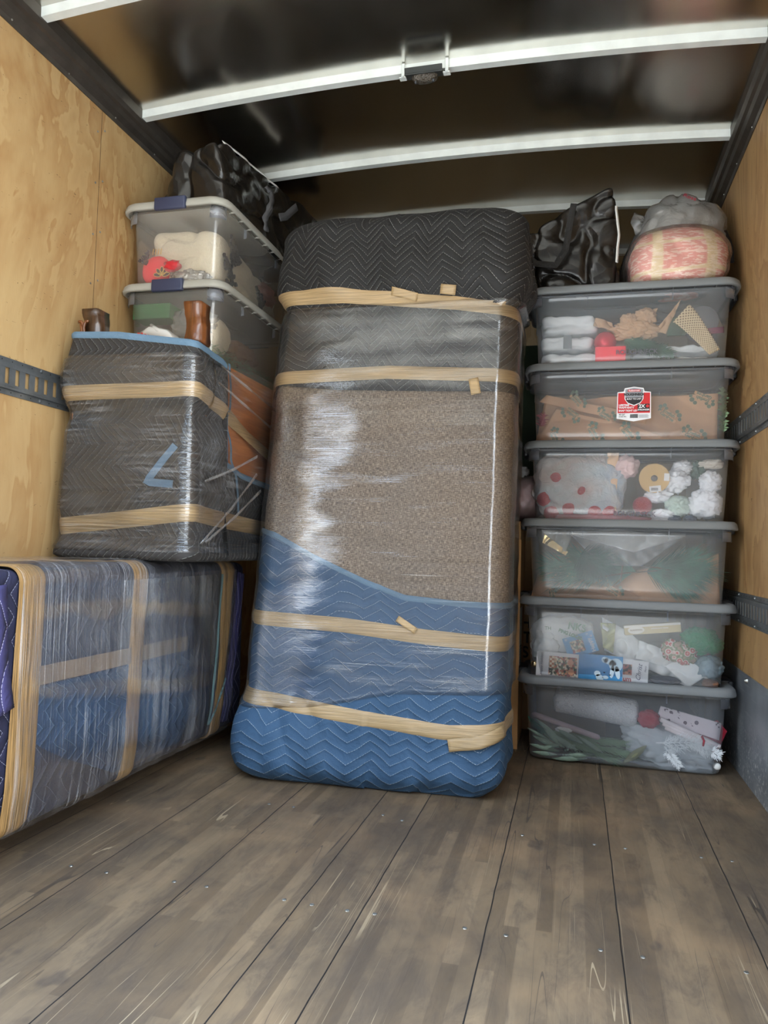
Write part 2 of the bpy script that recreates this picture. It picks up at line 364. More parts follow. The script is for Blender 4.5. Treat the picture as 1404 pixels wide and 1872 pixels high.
# rounded rectangle perimeter, s in [0,1), starts at the middle of the +q side
def rrect(s, a, b, r):
    r = max(min(r, a-1e-4, b-1e-4), 1e-4); L = [a-r, PI*r/2, 2*(b-r), PI*r/2, 2*(a-r), PI*r/2, 2*(b-r), PI*r/2, a-r]
    t = (s % 1.)*sum(L)
    k = 0
    while k < 8 and t > L[k]: t -= L[k]; k += 1
    if k == 0: return -t, b, 0, 1
    if k == 1: an = PI/2+t/r; return -(a-r)+r*math.cos(an), (b-r)+r*math.sin(an), math.cos(an), math.sin(an)
    if k == 2: return -a, (b-r)-t, -1, 0
    if k == 3: an = PI+t/r; return -(a-r)+r*math.cos(an), -(b-r)+r*math.sin(an), math.cos(an), math.sin(an)
    if k == 4: return -(a-r)+t, -b, 0, -1
    if k == 5: an = 1.5*PI+t/r; return (a-r)+r*math.cos(an), -(b-r)+r*math.sin(an), math.cos(an), math.sin(an)
    if k == 6: return a, -(b-r)+t, 1, 0
    if k == 7: an = t/r; return (a-r)+r*math.cos(an), (b-r)+r*math.sin(an), math.cos(an), math.sin(an)
    return (a-r)-t, b, 0, 1

class Wrapped:
    """a body with a rounded-rectangle cross-section; everything wrapped round it shares one lumpy surface"""
    def __init__(s, org, a, b, r, T, X=(1,0,0), Y=(0,1,0), Z=(0,0,1), lean=(0,0,0), disp=None, ns=220):
        s.o = Vector(org); s.a, s.b, s.r, s.T = a, b, r, T; s.X, s.Y, s.Z = Vector(X), Vector(Y), Vector(Z)
        s.l = Vector(lean); s.d = disp or (lambda x,y,t: 0.); s.ns = ns; s.per = 4*(a+b)-8*r+2*PI*r
    def pos(s, u, t, off=0., inset=0.):
        x, y, nx, ny = rrect(u, s.a, s.b, s.r)
        dd = s.d(x, y, t)+off
        if inset > 0:
            k = inset; x2 = math.copysign(max(abs(x)-k, 0), x); y2 = math.copysign(max(abs(y)-k, 0), y); x, y = x2, y2
            dd *= max(0, 1-inset/.1)
        return s.o + s.X*(x+nx*dd) + s.Y*(y+ny*dd) + s.Z*t + s.l*t
    def strip(s, name, t0, t1, off, mat, parent, nv=6, u0=0., u1=1., fray=0., thick=0.):
        nu = max(8, int(s.ns*(u1-u0)))
        def fn(i, j):
            u = u0+(u1-u0)*i; x, y, _, _ = rrect(u, s.a, s.b, s.r)
            a_ = t0(x,y) if callable(t0) else t0; b_ = t1(x,y) if callable(t1) else t1
            t = a_+(b_-a_)*j
            if fray and (j == 0 or j == 1): t += fray*nz(u*60, j*9, 3)
            e = .6 if (j == 0 or j == 1) else 1.
            return s.pos(u, t, off*e), (u*s.per, t)
        return grid(name, fn, nu, nv, mat, parent, thick=thick)
    def cap(s, name, t0, R, off, mat, parent, nv=40, top=True, u0=0., u1=1.):
        """body from boundary t0 up (or down) over a rounded end, closed"""
        end = s.T if top else 0.
        def fn(i, j):
            u = u0+(u1-u0)*i; x, y, _, _ = rrect(u, s.a, s.b, s.r); a_ = t0(x,y) if callable(t0) else t0
            sg = 1 if top else -1; mid = end-sg*R; L1 = abs(mid-a_); L2 = PI/2*R; L3 = s.b
            ln = (L1+L2+L3)*j
            if ln <= L1: return s.pos(u, a_+sg*ln, off), (u*s.per, a_+sg*ln)
            if ln <= L1+L2:
                an = (ln-L1)/R; return s.pos(u, mid+sg*R*math.sin(an), off, R*(1-math.cos(an))+1e-5), (u*s.per, a_+sg*ln)
            return s.pos(u, end, off, R+(ln-L1-L2)), (u*s.per, a_+sg*ln)
        return grid(name, fn, s.ns, nv, mat, parent)
    def band(s, name, path, width, off, mat, parent, thick=0.):
        """ribbon along (u,t) points on the surface"""
        pts = []
        for k in range(len(path)-1):
            n = max(3, int(max(abs(path[k+1][0]-path[k][0])*s.per, abs(path[k+1][1]-path[k][1]))/.012))
            for q in range(n): f = q/n; pts.append((path[k][0]+(path[k+1][0]-path[k][0])*f, path[k][1]+(path[k+1][1]-path[k][1])*f))
        pts.append(path[-1])
        def fn(i, j):
            k = round(j*(len(pts)-1)); u, t = pts[k]; p, n = pts[max(k-1,0)], pts[min(k+1,len(pts)-1)]
            du, dt = (n[0]-p[0])*s.per, n[1]-p[1]; L = math.hypot(du, dt) or 1
            ox, oy = -dt/L*(i-.5)*width, du/L*(i-.5)*width
            return s.pos(u+ox/s.per, t+oy, off), (u*s.per+ox, t+oy)
        return grid(name, fn, 4, len(pts)-1, mat, parent, thick=thick)

def hexa(corners, n=14, k=6., seed=0., amp=.02, sc=4., crease=0.):
    """soft box through eight corners: index = x + 2y + 4z; returns verts, faces"""
    bm = bmesh.new(); bmesh.ops.create_cube(bm, size=2.)
    bmesh.ops.subdivide_edges(bm, edges=bm.edges[:], cuts=n, use_grid_fill=True)
    C = [Vector(c) for c in corners]
    for v in bm.verts:
        c = v.co.copy(); L = (abs(c.x)**k+abs(c.y)**k+abs(c.z)**k)**(1/k); c = c/L
        x, y, z = [(t+1)/2 for t in c]
        p = Vector((0,0,0))
        for i in range(8): p += C[i]*((x if i&1 else 1-x)*(y if i&2 else 1-y)*(z if i&4 else 1-z))
        q = p*sc+Vector((seed,seed*1.7,0)); d = fz(q, 1., 3)*amp
        if crease: d -= crease*(1-abs(noise.noise(q*1.7)))**6
        v.co = p+Vector(v.co).normalized()*d
    bmesh.ops.recalc_face_normals(bm, faces=bm.faces[:])
    return bm
def edge_pts(bm_mesh, ax, vals, d, tol=.03):
    """points on a body's outline: for each value along axis ax the vertex farthest along d"""
    out = []; d = Vector(d)
    for q in vals:
        c = [v.co for v in bm_mesh.vertices if abs(v.co[ax]-q) < tol]
        if c:
            b = max(c, key=lambda p: p.dot(d)); out.append(b+d.normalized()*.003)
    return out
def blobm(center, size, seed=0., amp=.18, sc=2.2, sub=4, crease=.25, k=2.4, rot=None):
    bm = bmesh.new(); bmesh.ops.create_icosphere(bm, subdivisions=sub, radius=1.)
    for v in bm.verts:
        c = v.co.copy(); L = (abs(c.x)**k+abs(c.y)**k+abs(c.z)**k)**(1/k); q = c*sc+Vector((seed*3.1,seed*7.7,seed))
        r = 1+amp*fz(q, 1., 3)-crease*(1-abs(noise.noise(q*1.3)))**7
        c = c/L*r; c = Vector((c.x*size[0], c.y*size[1], c.z*size[2]))
        if rot: c.rotate(Euler(rot))
        v.co = c+Vector(center)
    return bm
# ============================================================ SETTING
XL, XR, Y0, Y1 = -1.797, .643, .95, 4.80
def struct(o, label=None): o['kind'] = 'structure'; return tag(o, label)
def planegrid(name, a, b, c, d, mat, thick, nrm):
    """slab whose visible face is a-b-c-d and whose body lies behind it"""
    P_ = [Vector(p) for p in (a,b,c,d)]; N_ = Vector(nrm)*thick
    return mesh_obj(name, P_+[p-N_ for p in P_], [(0,1,2,3),(7,6,5,4),(0,4,5,1),(1,5,6,2),(2,6,7,3),(3,7,4,0)], mat, smooth=False)
fl = struct(planegrid('floor', (XL,Y0,0),(XR,Y0,0),(XR,Y1,0),(XL,Y1,0), FLOOR, .05, (0,0,1)), 'worn laminated hardwood plank floor of the truck')
wl = struct(planegrid('wall_left', (XL,Y0,0),(XL,Y1,0),(XL,Y1,2.63),(XL,Y0,2.63), PLY_L, .03, (1,0,0)), 'left plywood wall of the truck')
wr = struct(planegrid('wall_right', (XR,Y0,0),(XR,Y0,2.63),(XR,Y1,2.63),(XR,Y1,0), PLY_R, .03, (-1,0,0)), 'right plywood wall of the truck')
wf = struct(planegrid('wall_front', (XL,Y1,0),(XR,Y1,0),(XR,Y1,2.65),(XL,Y1,2.65), PLY_F, .03, (0,-1,0)), 'pale plywood front wall behind the load, lightened for the roof reflection')
def zc(x): return 2.655-.045*((x+.577)/1.22)**2
def cfn(i, j):
    x = XL+(XR-XL)*i; return Vector((x, Y0+(Y1-Y0)*j, zc(x))), (x, j)
cl = struct(grid('ceiling', cfn, 40, 60, CEIL), 'dark brushed metal roof panels')
m_ = cl.modifiers.new('s','SOLIDIFY'); m_.thickness = .012; m_.offset = -1
# screws in the floor
vs_ = [(-.66,1.712),(-.589,1.709),(-.501,1.708),(-.436,1.712),(-.226,1.712),(-.134,1.709),(.067,1.71),(.153,1.708),(.355,1.712),(.445,1.711),(-1.144,1.709),(-1.253,1.714),(-.956,1.716),(-.867,1.717),
       (-.509,2.31),(.069,2.308),(.155,2.307),(-.139,2.311),(-.577,2.336),(-.87,2.31),(-.955,2.31),(.36,2.31),(.44,2.31)]
for (x, y) in vs_:
    bm = bmesh.new(); cyl(bm, (0,0,-.002), (0,0,.0012), .0065, .005, 12); bbox(bm, (-.004,-.0008,.0008), (.004,.0008,.0016))
    bmo('floor_screw', bm, SCREW, fl, loc=(x,y,0))
# wall panel screws along the seam
for z in (1.08,1.25,1.62,1.83,2.02,2.22,2.42):
    for dy in (-.022,.02):
        for side, X_, par in ((1,XL,wl),(-1,XR,wr)):
            bm = bmesh.new(); cyl(bm, (-.001,0,0), (.0022,0,0), .0045, .0035, 10)
            bmo('wall_screw', bm, SCREW, par, loc=(X_, (2.428 if side==1 else 3.2-.55)+dy, z+dy*.6), rot=(0,0 if side==1 else PI,0))
# side rails under the roof (coved angle)
for n_, (sg, X_) in enumerate(((1,XL),(-1,XR))):
    prof = [(0,2.50),(.004,2.50),(.008,2.515),(.026,2.53),(.034,2.545),(.046,2.55),(.055,2.565),(.057,2.61),(.0,2.61)]
    vs = []; fs = []; yy = [Y0+(Y1-Y0)*k/30 for k in range(31)]
    for y in yy:
        for (dx, z) in prof: vs.append((X_+sg*dx, y, z))
    m = len(prof)
    for k in range(30):
        for q in range(m): fs.append((k*m+q, k*m+(q+1)%m, (k+1)*m+(q+1)%m, (k+1)*m+q))
    fs += [tuple(range(m)), tuple(30*m+q for q in range(m))]
    o = struct(mesh_obj('trim_%d' % (n_+1), vs, fs, RAILM, smooth=False), ('left','right')[n_]+' dark metal rail along the roof edge')
    bm = bmesh.new(); bmesh.ops.recalc_face_normals
    for k in range(13):
        bm = bmesh.new(); cyl(bm, (0,0,0), (.003,0,0), .004, .003, 8)
        bmo('rivet', bm, SCREW, o, loc=(X_+sg*.007, 1.1+k*.28, 2.515), rot=(0,0 if sg==1 else PI,0))
# roof bows: hat sections following the arch
for n_, y in enumerate((1.40,2.01,2.605,3.215,3.83,4.44)):
    prof = [(-.016,0),(-.016,-.003),(0,-.004),(.003,-.042),(.034,-.042),(.037,-.004),(.053,-.003),(.053,0)]
    vs, fs = [], []; m = len(prof); N_ = 24; xa, xb = XL+.045, XR-.045
    for k in range(N_+1):
        x = xa+(xb-xa)*k/N_
        for (dy, dz) in prof: vs.append((x, y+dy, zc(x)-.001+dz))
    for k in range(N_):
        for q in range(m): fs.append((k*m+q, (k+1)*m+q, (k+1)*m+(q+1)%m, k*m+(q+1)%m))
    fs += [tuple(range(m)), tuple(N_*m+q for q in range(m))]
    struct(mesh_obj('trim_%d' % (n_+3), vs, fs, ZINC, smooth=False), 'pale galvanised roof bow across the ceiling')
# steel kick plates
for n_, (X_, sg) in enumerate(((XR,-1),)):
    o = struct(box('baseboard_right', (X_-.004, Y0, .0), (X_, Y1, .406), KICK, bev=0), 'scuffed grey steel kick plate on the right wall')
    for y in (2.35,3.10,3.85):
        bm = bmesh.new(); cyl(bm, (0,0,0), (-.007,0,0), .011, .008, 14); cyl(bm, (-.006,0,0), (-.011,0,0), .006, .004, 10)
        bmo('bolt', bm, SCREW, o, loc=(X_-.004, y, .385))
# cargo tracks
def track(X_, sg, zb, label):
    H_ = .120; t = empty('cargo_track', (X_, Y0, zb), 0, label, 'cargo track', 'slotted cargo tracks on the truck walls')
    d0, d1 = .004*sg, .013*sg
    bm = bmesh.new()
    def rect(y0, y1, z0, z1, x0, x1): bbox(bm, (min(x0,x1), y0, z0), (max(x0,x1), y1, z1))
    L_ = Y1-Y0
    rect(0, L_, 0, .018, 0, d0); rect(0, L_, H_-.018, H_, 0, d0)          # flanges
    rect(0, L_, .018, .028, 0, d1); rect(0, L_, H_-.028, H_-.018, 0, d1)   # shoulders
    rect(0, L_, .026, .034, d1-.003*sg, d1+.001*sg); rect(0, L_, H_-.034, H_-.026, d1-.003*sg, d1+.001*sg)
    p_ = .0455; y = .01; k = 0
    while y < L_:
        rect(y, min(y+p_-.019, L_), .03, H_-.03, d1-.003*sg, d1); y += p_; k += 1
    bmesh.ops.recalc_face_normals(bm, faces=bm.faces[:])
    y = .03; k = 0
    while y < L_:
        for z in (.009, H_-.009):
            if k % 6 == 2: cyl(bm, (d0, y, z), (d0+.004*sg, y, z), .006, .004, 10)
            else:
                for v_ in cyl(bm, (d0*.9, y, z), (d0+.0003*sg, y, z), .0022, .0022, 6): 
                    for f_ in v_.link_faces: f_.material_index = 1
        y += p_; k += 1
    o = bmo('rail', bm, TRACKM, t); o.data.materials.append(M('track_holes', lin(22,22,22), .8))
    return t
track(XL, 1, 1.308, 'slotted steel cargo track on the left plywood wall')
track(XR, -1, 1.308, 'upper slotted steel cargo track on the right wall, beside the stacked clear bins')
track(XR, -1, .592, 'lower slotted steel cargo track on the right wall, above the steel kick plate')
# dome light on the bow
t = empty('dome_light', (-.565,2.60,2.605), 0, 'small dark oval roof light on a bracket under the metal roof bow', 'light')
bm = bmesh.new(); bbox(bm, (-.07,-.036,-.018), (.07,.022,-.013), .004); bbox(bm, (-.07,-.036,-.019), (.07,-.030,.006), .002)
bmo('mounting_plate', bm, M('light_plate', lin(58,60,58), .5, .5), t, rot=(.25,0,0))
def lens(): 
    bm = bmesh.new(); bmesh.ops.create_uvsphere(bm, u_segments=36, v_segments=18, radius=1.)
    for v in bm.verts:
        c = v.co; L = (abs(c.x)**3.2+abs(c.y)**3.2)**(1/3.2) or 1; h = math.hypot(c.x,c.y); f = h/L
        v.co = Vector((c.x*f*.049, c.y*f*.026, c.z*.022-.022))
    return bm
ln_ = bmo('lens', lens(), M('smoked_lens', lin(78,72,64), .22, .3, bs=1., bsc=110), t, True, rot=(.25,0,0))
for sx_ in (-.033,.033):
    bm = bmesh.new(); cyl(bm, (sx_,-.012,-.036), (sx_,-.012,-.044), .0055, .004, 12); bmo('lens_screw', bm, LATCH, ln_)
for sx_ in (-.082,.082):
    bm = bmesh.new(); bbox(bm, (sx_-.006,-.006,-.022), (sx_+.006,-.002,.035), .001); bbox(bm, (sx_-.013,-.012,-.022), (sx_+.013,.012,-.018), .002); cyl(bm, (sx_,-.012,-.02), (sx_,-.018,-.02), .005, .003, 10)
    bmo('bracket', bm, ZINC, t)
# ground outside, truck sides outside
GR = M('concrete', lin(205,200,190), .9, var=.06)
struct(planegrid('floor_outside', (-40,-60,-1.0),(40,-60,-1.0),(40,20,-1.0),(-40,20,-1.0), GR, .1, (0,0,1)), 'pale concrete yard outside the truck')
RW = M('truck_white', lin(225,225,222), .5)
struct(box('roof_outside', (XL-.06,Y0,2.672), (XR+.06,Y1+.06,2.69), RW, bev=0))
struct(box('wall_outside_left', (XL-.06,Y0,-.25), (XL-.032,Y1+.06,2.672), RW, bev=0))
struct(box('wall_outside_right', (XR+.032,Y0,-.25), (XR+.06,Y1+.06,2.672), RW, bev=0))
struct(box('wall_outside_front', (XL-.03,Y1+.032,-.25), (XR+.03,Y1+.06,2.672), RW, bev=0))

DARK_BLOCK = M('added_dark_block', lin(58,55,52), .9, var=.1)  # unseen block added behind the camera so the film reflects a dark shape
bm = bmesh.new(); bbox(bm, (-5.7,-14,-1.0), (4.2,-8.0,9.5), 0); struct(bmo('wall_added_dark_block', bm, DARK_BLOCK), 'unseen dark building, added for the reflection in the film')
# ============================================================ LARGE WRAPPED OBJECTS
def lerp_(x, tb):
    if x <= tb[0][0]: return tb[0][1]
    for (a, p), (b, q) in zip(tb, tb[1:]):
        if x <= b:
            f = (x-a)/(b-a); return p+(q-p)*f
    return tb[-1][1]
def sm(x): x = max(0., min(1., x)); return x*x*(3-2*x)
# ---- sofa standing on end in the middle
SA, SB = .477, .185
def sofa_d(x, y, t, film=False):
    d = (.0035 if .3 < t < 1.8 else .006)*fz((x*2.2, y*2.2, t*2.5), 1., 3) + (.011*math.cos(PI*x/(2*SA)) if y < -.05 else 0) + .004*fz((x*3, y*3, t*16+5), 1., 2)
    if y < -SB+.01:                                        # seat front: centre seam, tufts, cross seam
        if .68 < t < 1.45 and not film:
            d -= .010*math.exp(-((x-.015+.02*(t-1.1))/.012)**2)
            for (tx, tt) in ((-.09,1.35),(-.075,1.1),(-.08,.88)): d -= .016*math.exp(-((x-tx)**2+(t-tt)**2)/.0022)
        if not film: d -= .008*math.exp(-((t-.795)/.010)**2)*sm((x-.0)/.05)
    low = sm((.34-t)/.2); d += sm((.30-t)/.14)*.034*sm((-x-.1)/.3); d += low*(.018*(1 if x < 0 else .25)+.010*fz((x*5,y*5,t*4), 1., 3))
    d += sm((.34-t)/.1)*.010*(abs(noise.noise(Vector((x*9+t*5, y*6, t*2))))*2-.6)*sm((abs(x)-.05)/.2)
    if t < .12: d -= .05*sm((.12-t)/.12)**2*(1.2 if x > .2 else .8)
    top = sm((t-1.80)/.1); d += top*(.028+.012*fz((x*4,y*4,t*3+9), 1., 3)+.012*math.cos(x*22+t*3)*(1 if y < 0 else 0))
    d -= .012*math.exp(-((t-1.80)/.05)**2)
    if t > 1.78: d += .025*sm((x-.35)/.12)*sm((2.1-t)/.2)
    return d
sofa = empty('wrapped_sofa', (-.705,2.705,0), 0, 'tall tweed sofa standing on end, wrapped in black and blue blankets, tape and film', 'sofa')
SW = Wrapped((0,0,0), SA, SB, .085, 2.205, lean=(0,.14,0), disp=sofa_d, ns=260)
fr_ = lambda y: 1. if y < -SB+.03 else 0.
bl_low = lambda x, y: lerp_(x, [(-.48,.905),(-.40,.885),(-.24,.808),(-.03,.722),(.12,.672),(.3,.66),(.48,.657)])
bl_top = lambda x, y: lerp_(x, [(-.48,1.445),(-.43,1.475),(-.2,1.45),(.2,1.435),(.48,1.43)])
SW.strip('tweed_upholstery', .60, 1.52, 0., TWEED, sofa, 120)
tag(SW.cap('black_blanket', bl_top, .10, .007, Q_BLACK, sofa, 110), 'black quilted moving blanket over the top')
tag(SW.cap('blue_blanket', bl_low, .05, .007, Q_BLUE, sofa, 90, top=False), 'blue quilted moving blanket round the foot')
SW.strip('blanket_binding', lambda x,y: bl_low(x,y)-.012, lambda x,y: bl_low(x,y)+.010, .010, BLUETRIM, sofa, 3)
tp = lambda pts, w_: (lambda x,y: lerp_(x, pts)-w_/2, lambda x,y: lerp_(x, pts)+w_/2)
for nm, pts, w_ in (('a',[(-.48,1.845),(-.2,1.838),(.25,1.785),(.48,1.745)],.055),('b',[(-.48,1.505),(0,1.515),(.48,1.49)],.052),('c',[(-.48,.575),(-.1,.565),(.2,.54),(.48,.525)],.052),('d',[(-.48,.295),(-.33,.285),(0,.25),(.3,.225),(.48,.24)],.05)):
    a_, b_ = tp(pts, w_); SW.strip('tape', a_, b_, .012, TAPE, sofa, 6, fray=.0)
SWF = Wrapped((0,0,0), SA, SB, .085, 2.205, lean=(0,.14,0), disp=lambda x,y,t: sofa_d(x,y,t,True), ns=260)
SWF.strip('stretch_film', lambda x,y: lerp_(x,[(-.48,.25),(-.2,.27),(.1,.34),(.48,.36)]), 1.80, .017, FILM_H, sofa, 150)
# loose tape ends
SW.band('tape_end', [(.5+.04,1.815),(.5-.0,1.84)], .03, .016, TAPE, sofa, thick=.001)
def uof(x):   # perimeter fraction of front x
    best = min(range(400), key=lambda k: (abs(rrect(.25+.5*k/400, SA, SB, .085)[0]-x) + (0 if rrect(.25+.5*k/400, SA, SB, .085)[1] < 0 else 9)))
    return .25+.5*best/400
SW.band('tape_end', [(uof(.33),1.48),(uof(.345),1.42)], .036, .019, TAPE, sofa, thick=.001)
SW.band('tape_end', [(uof(.17),.56),(uof(.10),.60)], .022, .020, TAPE, sofa, thick=.001)
SW.band('tape_end', [(uof(.19),1.84),(uof(.25),1.83)], .035, .016, TAPE, sofa, thick=.001)
SW.band('tape_end', [(uof(.47),.24),(uof(.40),.205),(uof(.30),.185)], .042, .018, TAPE, sofa, thick=.001)

# ---- chest wrapped in black blankets, standing on the long piece
CA, CB = .240, .55
def chest_d(x, y, t):
    d = .012*fz((x*2.5, y*2.5, t*3), 1., 3)+.004*fz((x*3,y*3,t*15), 1., 2)
    d += .022*math.exp(-((t-.62)/.08)**2)*(1 if y < -.45 or x < 0 else .3) - .014*math.exp(-((t-.50)/.04)**2)
    d += .03*sm((.09-t)/.09) - .006*sm((t-.70)/.06)
    d += .012*math.exp(-((t-.25)/.13)**2)
    return d
chest = empty('wrapped_chest', (-1.482,2.77,.782), 0, 'wooden chest upside down with carved feet up, wrapped in charcoal quilted blanket, tape and film', 'furniture')
CW = Wrapped((0,0,0), CA, CB, .022, .745, disp=chest_d, ns=320)
CB_ = Wrapped((0,0,0), CA-.006, CB-.006, .01, .738, disp=None, ns=160)
CB_.cap('wooden_body', .02, .006, 0, WOOD_SIDE, chest, 10)
bt2 = lambda x, y: lerp_(x, [(-.24,.787),(-.05,.777),(.24,.738)]) if y < -.545 else lerp_(y, [(-.55,.738),(-.54,.738),(-.35,.725),(-.32,.715),(-.315,.36),(-.20,.33),(.55,.27)]) if x > .0 else (.787 if x < -.1 else .77)
tag(CW.cap('quilted_blanket', bt2, .02, .008, Q_BLACK2, chest, 80, top=False), 'charcoal quilted blanket')
CW.strip('blanket_binding', lambda x,y: bt2(x,y)-.022, lambda x,y: bt2(x,y)+.003, .012, BLUETRIM, chest, 3)
# binding down the side and loose corners
ur = lambda y: next(k/2000 for k in range(1000,2000) if rrect(k/2000, CA, CB, .022)[2] > .99 and rrect(k/2000, CA, CB, .022)[1] >= y)
CW.band('side_binding', [(ur(-.315),.72),(ur(-.31),.52),(ur(-.29),.37),(ur(-.25),.30),(ur(-.21),.18)], .016, .014, BLUETRIM, chest)
CW.band('loose_binding', [(.5+.062,.385),(.5+.030,.262),(.5+.062,.255)], .026, .016, BLUETRIM, chest)
tpa = lambda pts, w_: (lambda x,y: (lerp_(x, pts[0]) if y < -CB+.02 else lerp_(y, pts[1]))-w_/2, lambda x,y: (lerp_(x, pts[0]) if y < -CB+.02 else lerp_(y, pts[1]))+w_/2)
a_, b_ = tpa(([(-.26,.567),(.26,.575)], [(-.55,.575),(-.35,.545),(.25,.38)]), .05); CW.strip('tape', a_, b_, .014, TAPE, chest, 5)
a_, b_ = tpa(([(-.26,.105),(.26,.165)], [(-.55,.165),(-.35,.15),(.25,.115)]), .058); CW.strip('tape', a_, b_, .014, TAPE, chest, 5)
CW.strip('stretch_film', .03, lambda x,y: .70 if y < -.25 else .735, .018, FILM_C, chest, 90)
# feet (chest is upside down so they point up)
def foot(x, y, carved):
    bm = bmesh.new(); n = 10; h = .140; rings = []
    for k in range(n+1):
        f = k/n; w_ = .033-.004*math.sin(f*PI)
        z = .742+h*f; ox = (.006*math.sin(f*4) if carved else .004*math.sin(f*5))
        rings.append([bm.verts.new((sx2*w_+ox, sy2*w_*1.15, z)) for sx2, sy2 in ((-1,-1),(1,-1),(1,1),(-1,1))])
    for a, b in zip(rings, rings[1:]):
        for k in range(4): bm.faces.new((a[k], a[(k+1)%4], b[(k+1)%4], b[k]))
    bm.faces.new(rings[0][::-1]); bm.faces.new(rings[-1])
    bmesh.ops.bevel(bm, geom=[e for e in bm.edges if abs(e.verts[0].co.z-e.verts[1].co.z) > .005], offset=.004, segments=2, affect='EDGES')
    o = bmo('foot', bm, WOOD_DARK if carved else WOOD_LEG, chest, True, loc=(x,y,0))
    if carved:
        for q in (-1,1):
            pts = [(-.012*q-.018+.016*math.cos(a)*q*.8, -.043-.004*math.sin(a), .80+.034*math.sin(a*.9)) for a in [k*.4-2.2 for k in range(12)]]
            tube('carved_scroll', pts, .0055, WOOD_LEG, o)
        tube('carved_scroll', [(-.034-.004*math.sin(k*.7), -.038, .745+.009*k) for k in range(11)], .006, WOOD_LEG, o)
    return o
foot(-.195,-.48,True); foot(.215,-.495,False)
box('apron', (-.12,-.535,.735), (.12,-.52,.757), WOOD_LEG, chest, .006)
# film strands pulled from the chest toward the sofa
for (p_, q_) in (((.275,-.51,.27),(.30,-.15,.40)),((.275,-.52,.06),(.31,-.17,.33)),((.275,-.49,.065),(.31,-.13,.27)),((.28,-.45,.62),(.285,.2,.50)),((.28,-.43,.68),(.285,.15,.60))):
    ribbon('film_strand', [p_, Vector(p_).lerp(Vector(q_),.5)+Vector((.004,0,-.004)), q_], (1,-.3,0), .009, FILM_C, chest, .0006, .002)

# ---- long low piece along the left wall
LA, LB, LY0, LY1 = .185, .342, 1.02, 2.965
def long_d(x, y, t):      # x across (world x), y up (world z), t along (world y)
    d = .007*fz((x*3,y*2,t*3), 1., 3)+.0035*fz((x*10,y*1.,t*22), 1., 2)
    if y < -.1: d -= .012*sm((-.2-y)/.14)
    return d
longp = empty('wrapped_couch', (-1.560,LY0,.424), 0, 'long low couch along the left wall, wrapped in navy blankets, gold tape and stretch film', 'sofa')
LW = Wrapped((0,0,0), LA, LB, .035, LY1-LY0, X=(1,0,0), Y=(0,0,1), Z=(0,1,0), disp=long_d, ns=240)
T_ = LY1-LY0
LW.cap('navy_blanket', T_-.06, .03, .0, Q_NAVY, longp, 200, top=False)
LW.cap('end_blanket', T_-.22, .03, .004, Q_NAVY, longp, 40)
LW.strip('slate_blanket', .60, 1.72, .006, Q_SLATE, longp, 60)
rside = lambda z: next(k/2000 for k in range(1000,2000) if rrect(k/2000, LA, LB, .035)[2] > .99 and rrect(k/2000, LA, LB, .035)[1] >= z)
# blue blanket patch (triangle) and charcoal part seen through the film
U0, U1 = rside(-.30), rside(.30)
def patch(name, poly_lo, poly_hi, mat, off, u0=U0, u1=U1, nu=40, nv=30):
    def fn(i, j):
        z = -.30+.60*i; a = lerp_(z, poly_lo); b = lerp_(z, poly_hi); return LW.pos(rside(z*.999) if 0 else u0+(u1-u0)*i, a+(b-a)*j, off), (i*.6, a+(b-a)*j)
    return grid(name, fn, nu, nv, mat, longp)
patch('blue_blanket', [(-.30,1.05),(-.1,.80),(.0,.70),(.03,.68)], [(-.30,1.45),(-.1,1.5),(.0,1.50),(.03,1.5)], Q_MID, .009, u1=rside(.03))
patch('charcoal_blanket', [(-.30,1.75),(0,1.62),(.30,1.40)], [(-.30,1.80),(0,1.80),(.30,1.77)], Q_DARK, .010)
LW.band('tape', [(rside(.06)-.0,.62),(rside(.055),1.45)], .05, .011, M('faint_tape', lin(108,92,76), .5), longp)
for (a, b, wd) in ((.64,.625,.10),(1.135,1.12,.085),(1.80,1.70,.075),(1.735,1.74,.05)):
    def tb(x, y, a=a, b=b): return b+(a-b)*(y+LB)/(2*LB)
    LW.strip('tape', lambda x,y: tb(x,y)-wd/2, lambda x,y: tb(x,y)+wd/2, .013, TAPE_V, longp, 5)
LW.band('purple_blanket_edge', [(rside(.30),1.88),(rside(.1),1.85),(rside(-.12),1.80),(rside(-.3),1.78)], .07, .016, Q_PURPLE, longp)
LW.band('teal_binding', [(rside(.30),1.70),(rside(0.),1.67),(rside(-.28),1.63)], .018, .019, TEALTRIM, longp)
LW.band('teal_binding', [(rside(-.12),1.76),(rside(-.28),1.64)], .014, .019, TEALTRIM, longp)
LW.band('blanket_flap', [(rside(.30),.47),(rside(.1),.49),(rside(-.02),.52)], .13, .016, Q_PURPLE, longp, thick=.006)
LW.strip('stretch_film', .60, 1.84, .019, FILM_V, longp, 140)
LW.strip('second_film_layer', 1.02, 1.62, .024, FILM_V, longp, 60, u0=rside(-.30), u1=rside(.30))
for (sx_, sy_) in ((-.02,.12),(-.12,.12),(-.02,1.80),(-.12,1.80)):
    bm = bmesh.new(); cyl(bm, (sx_,sy_,-.424), (sx_,sy_,-.325), .022, .028, 14); bmo('leg', bm, M('leg_black', lin(28,26,25), .6), longp)

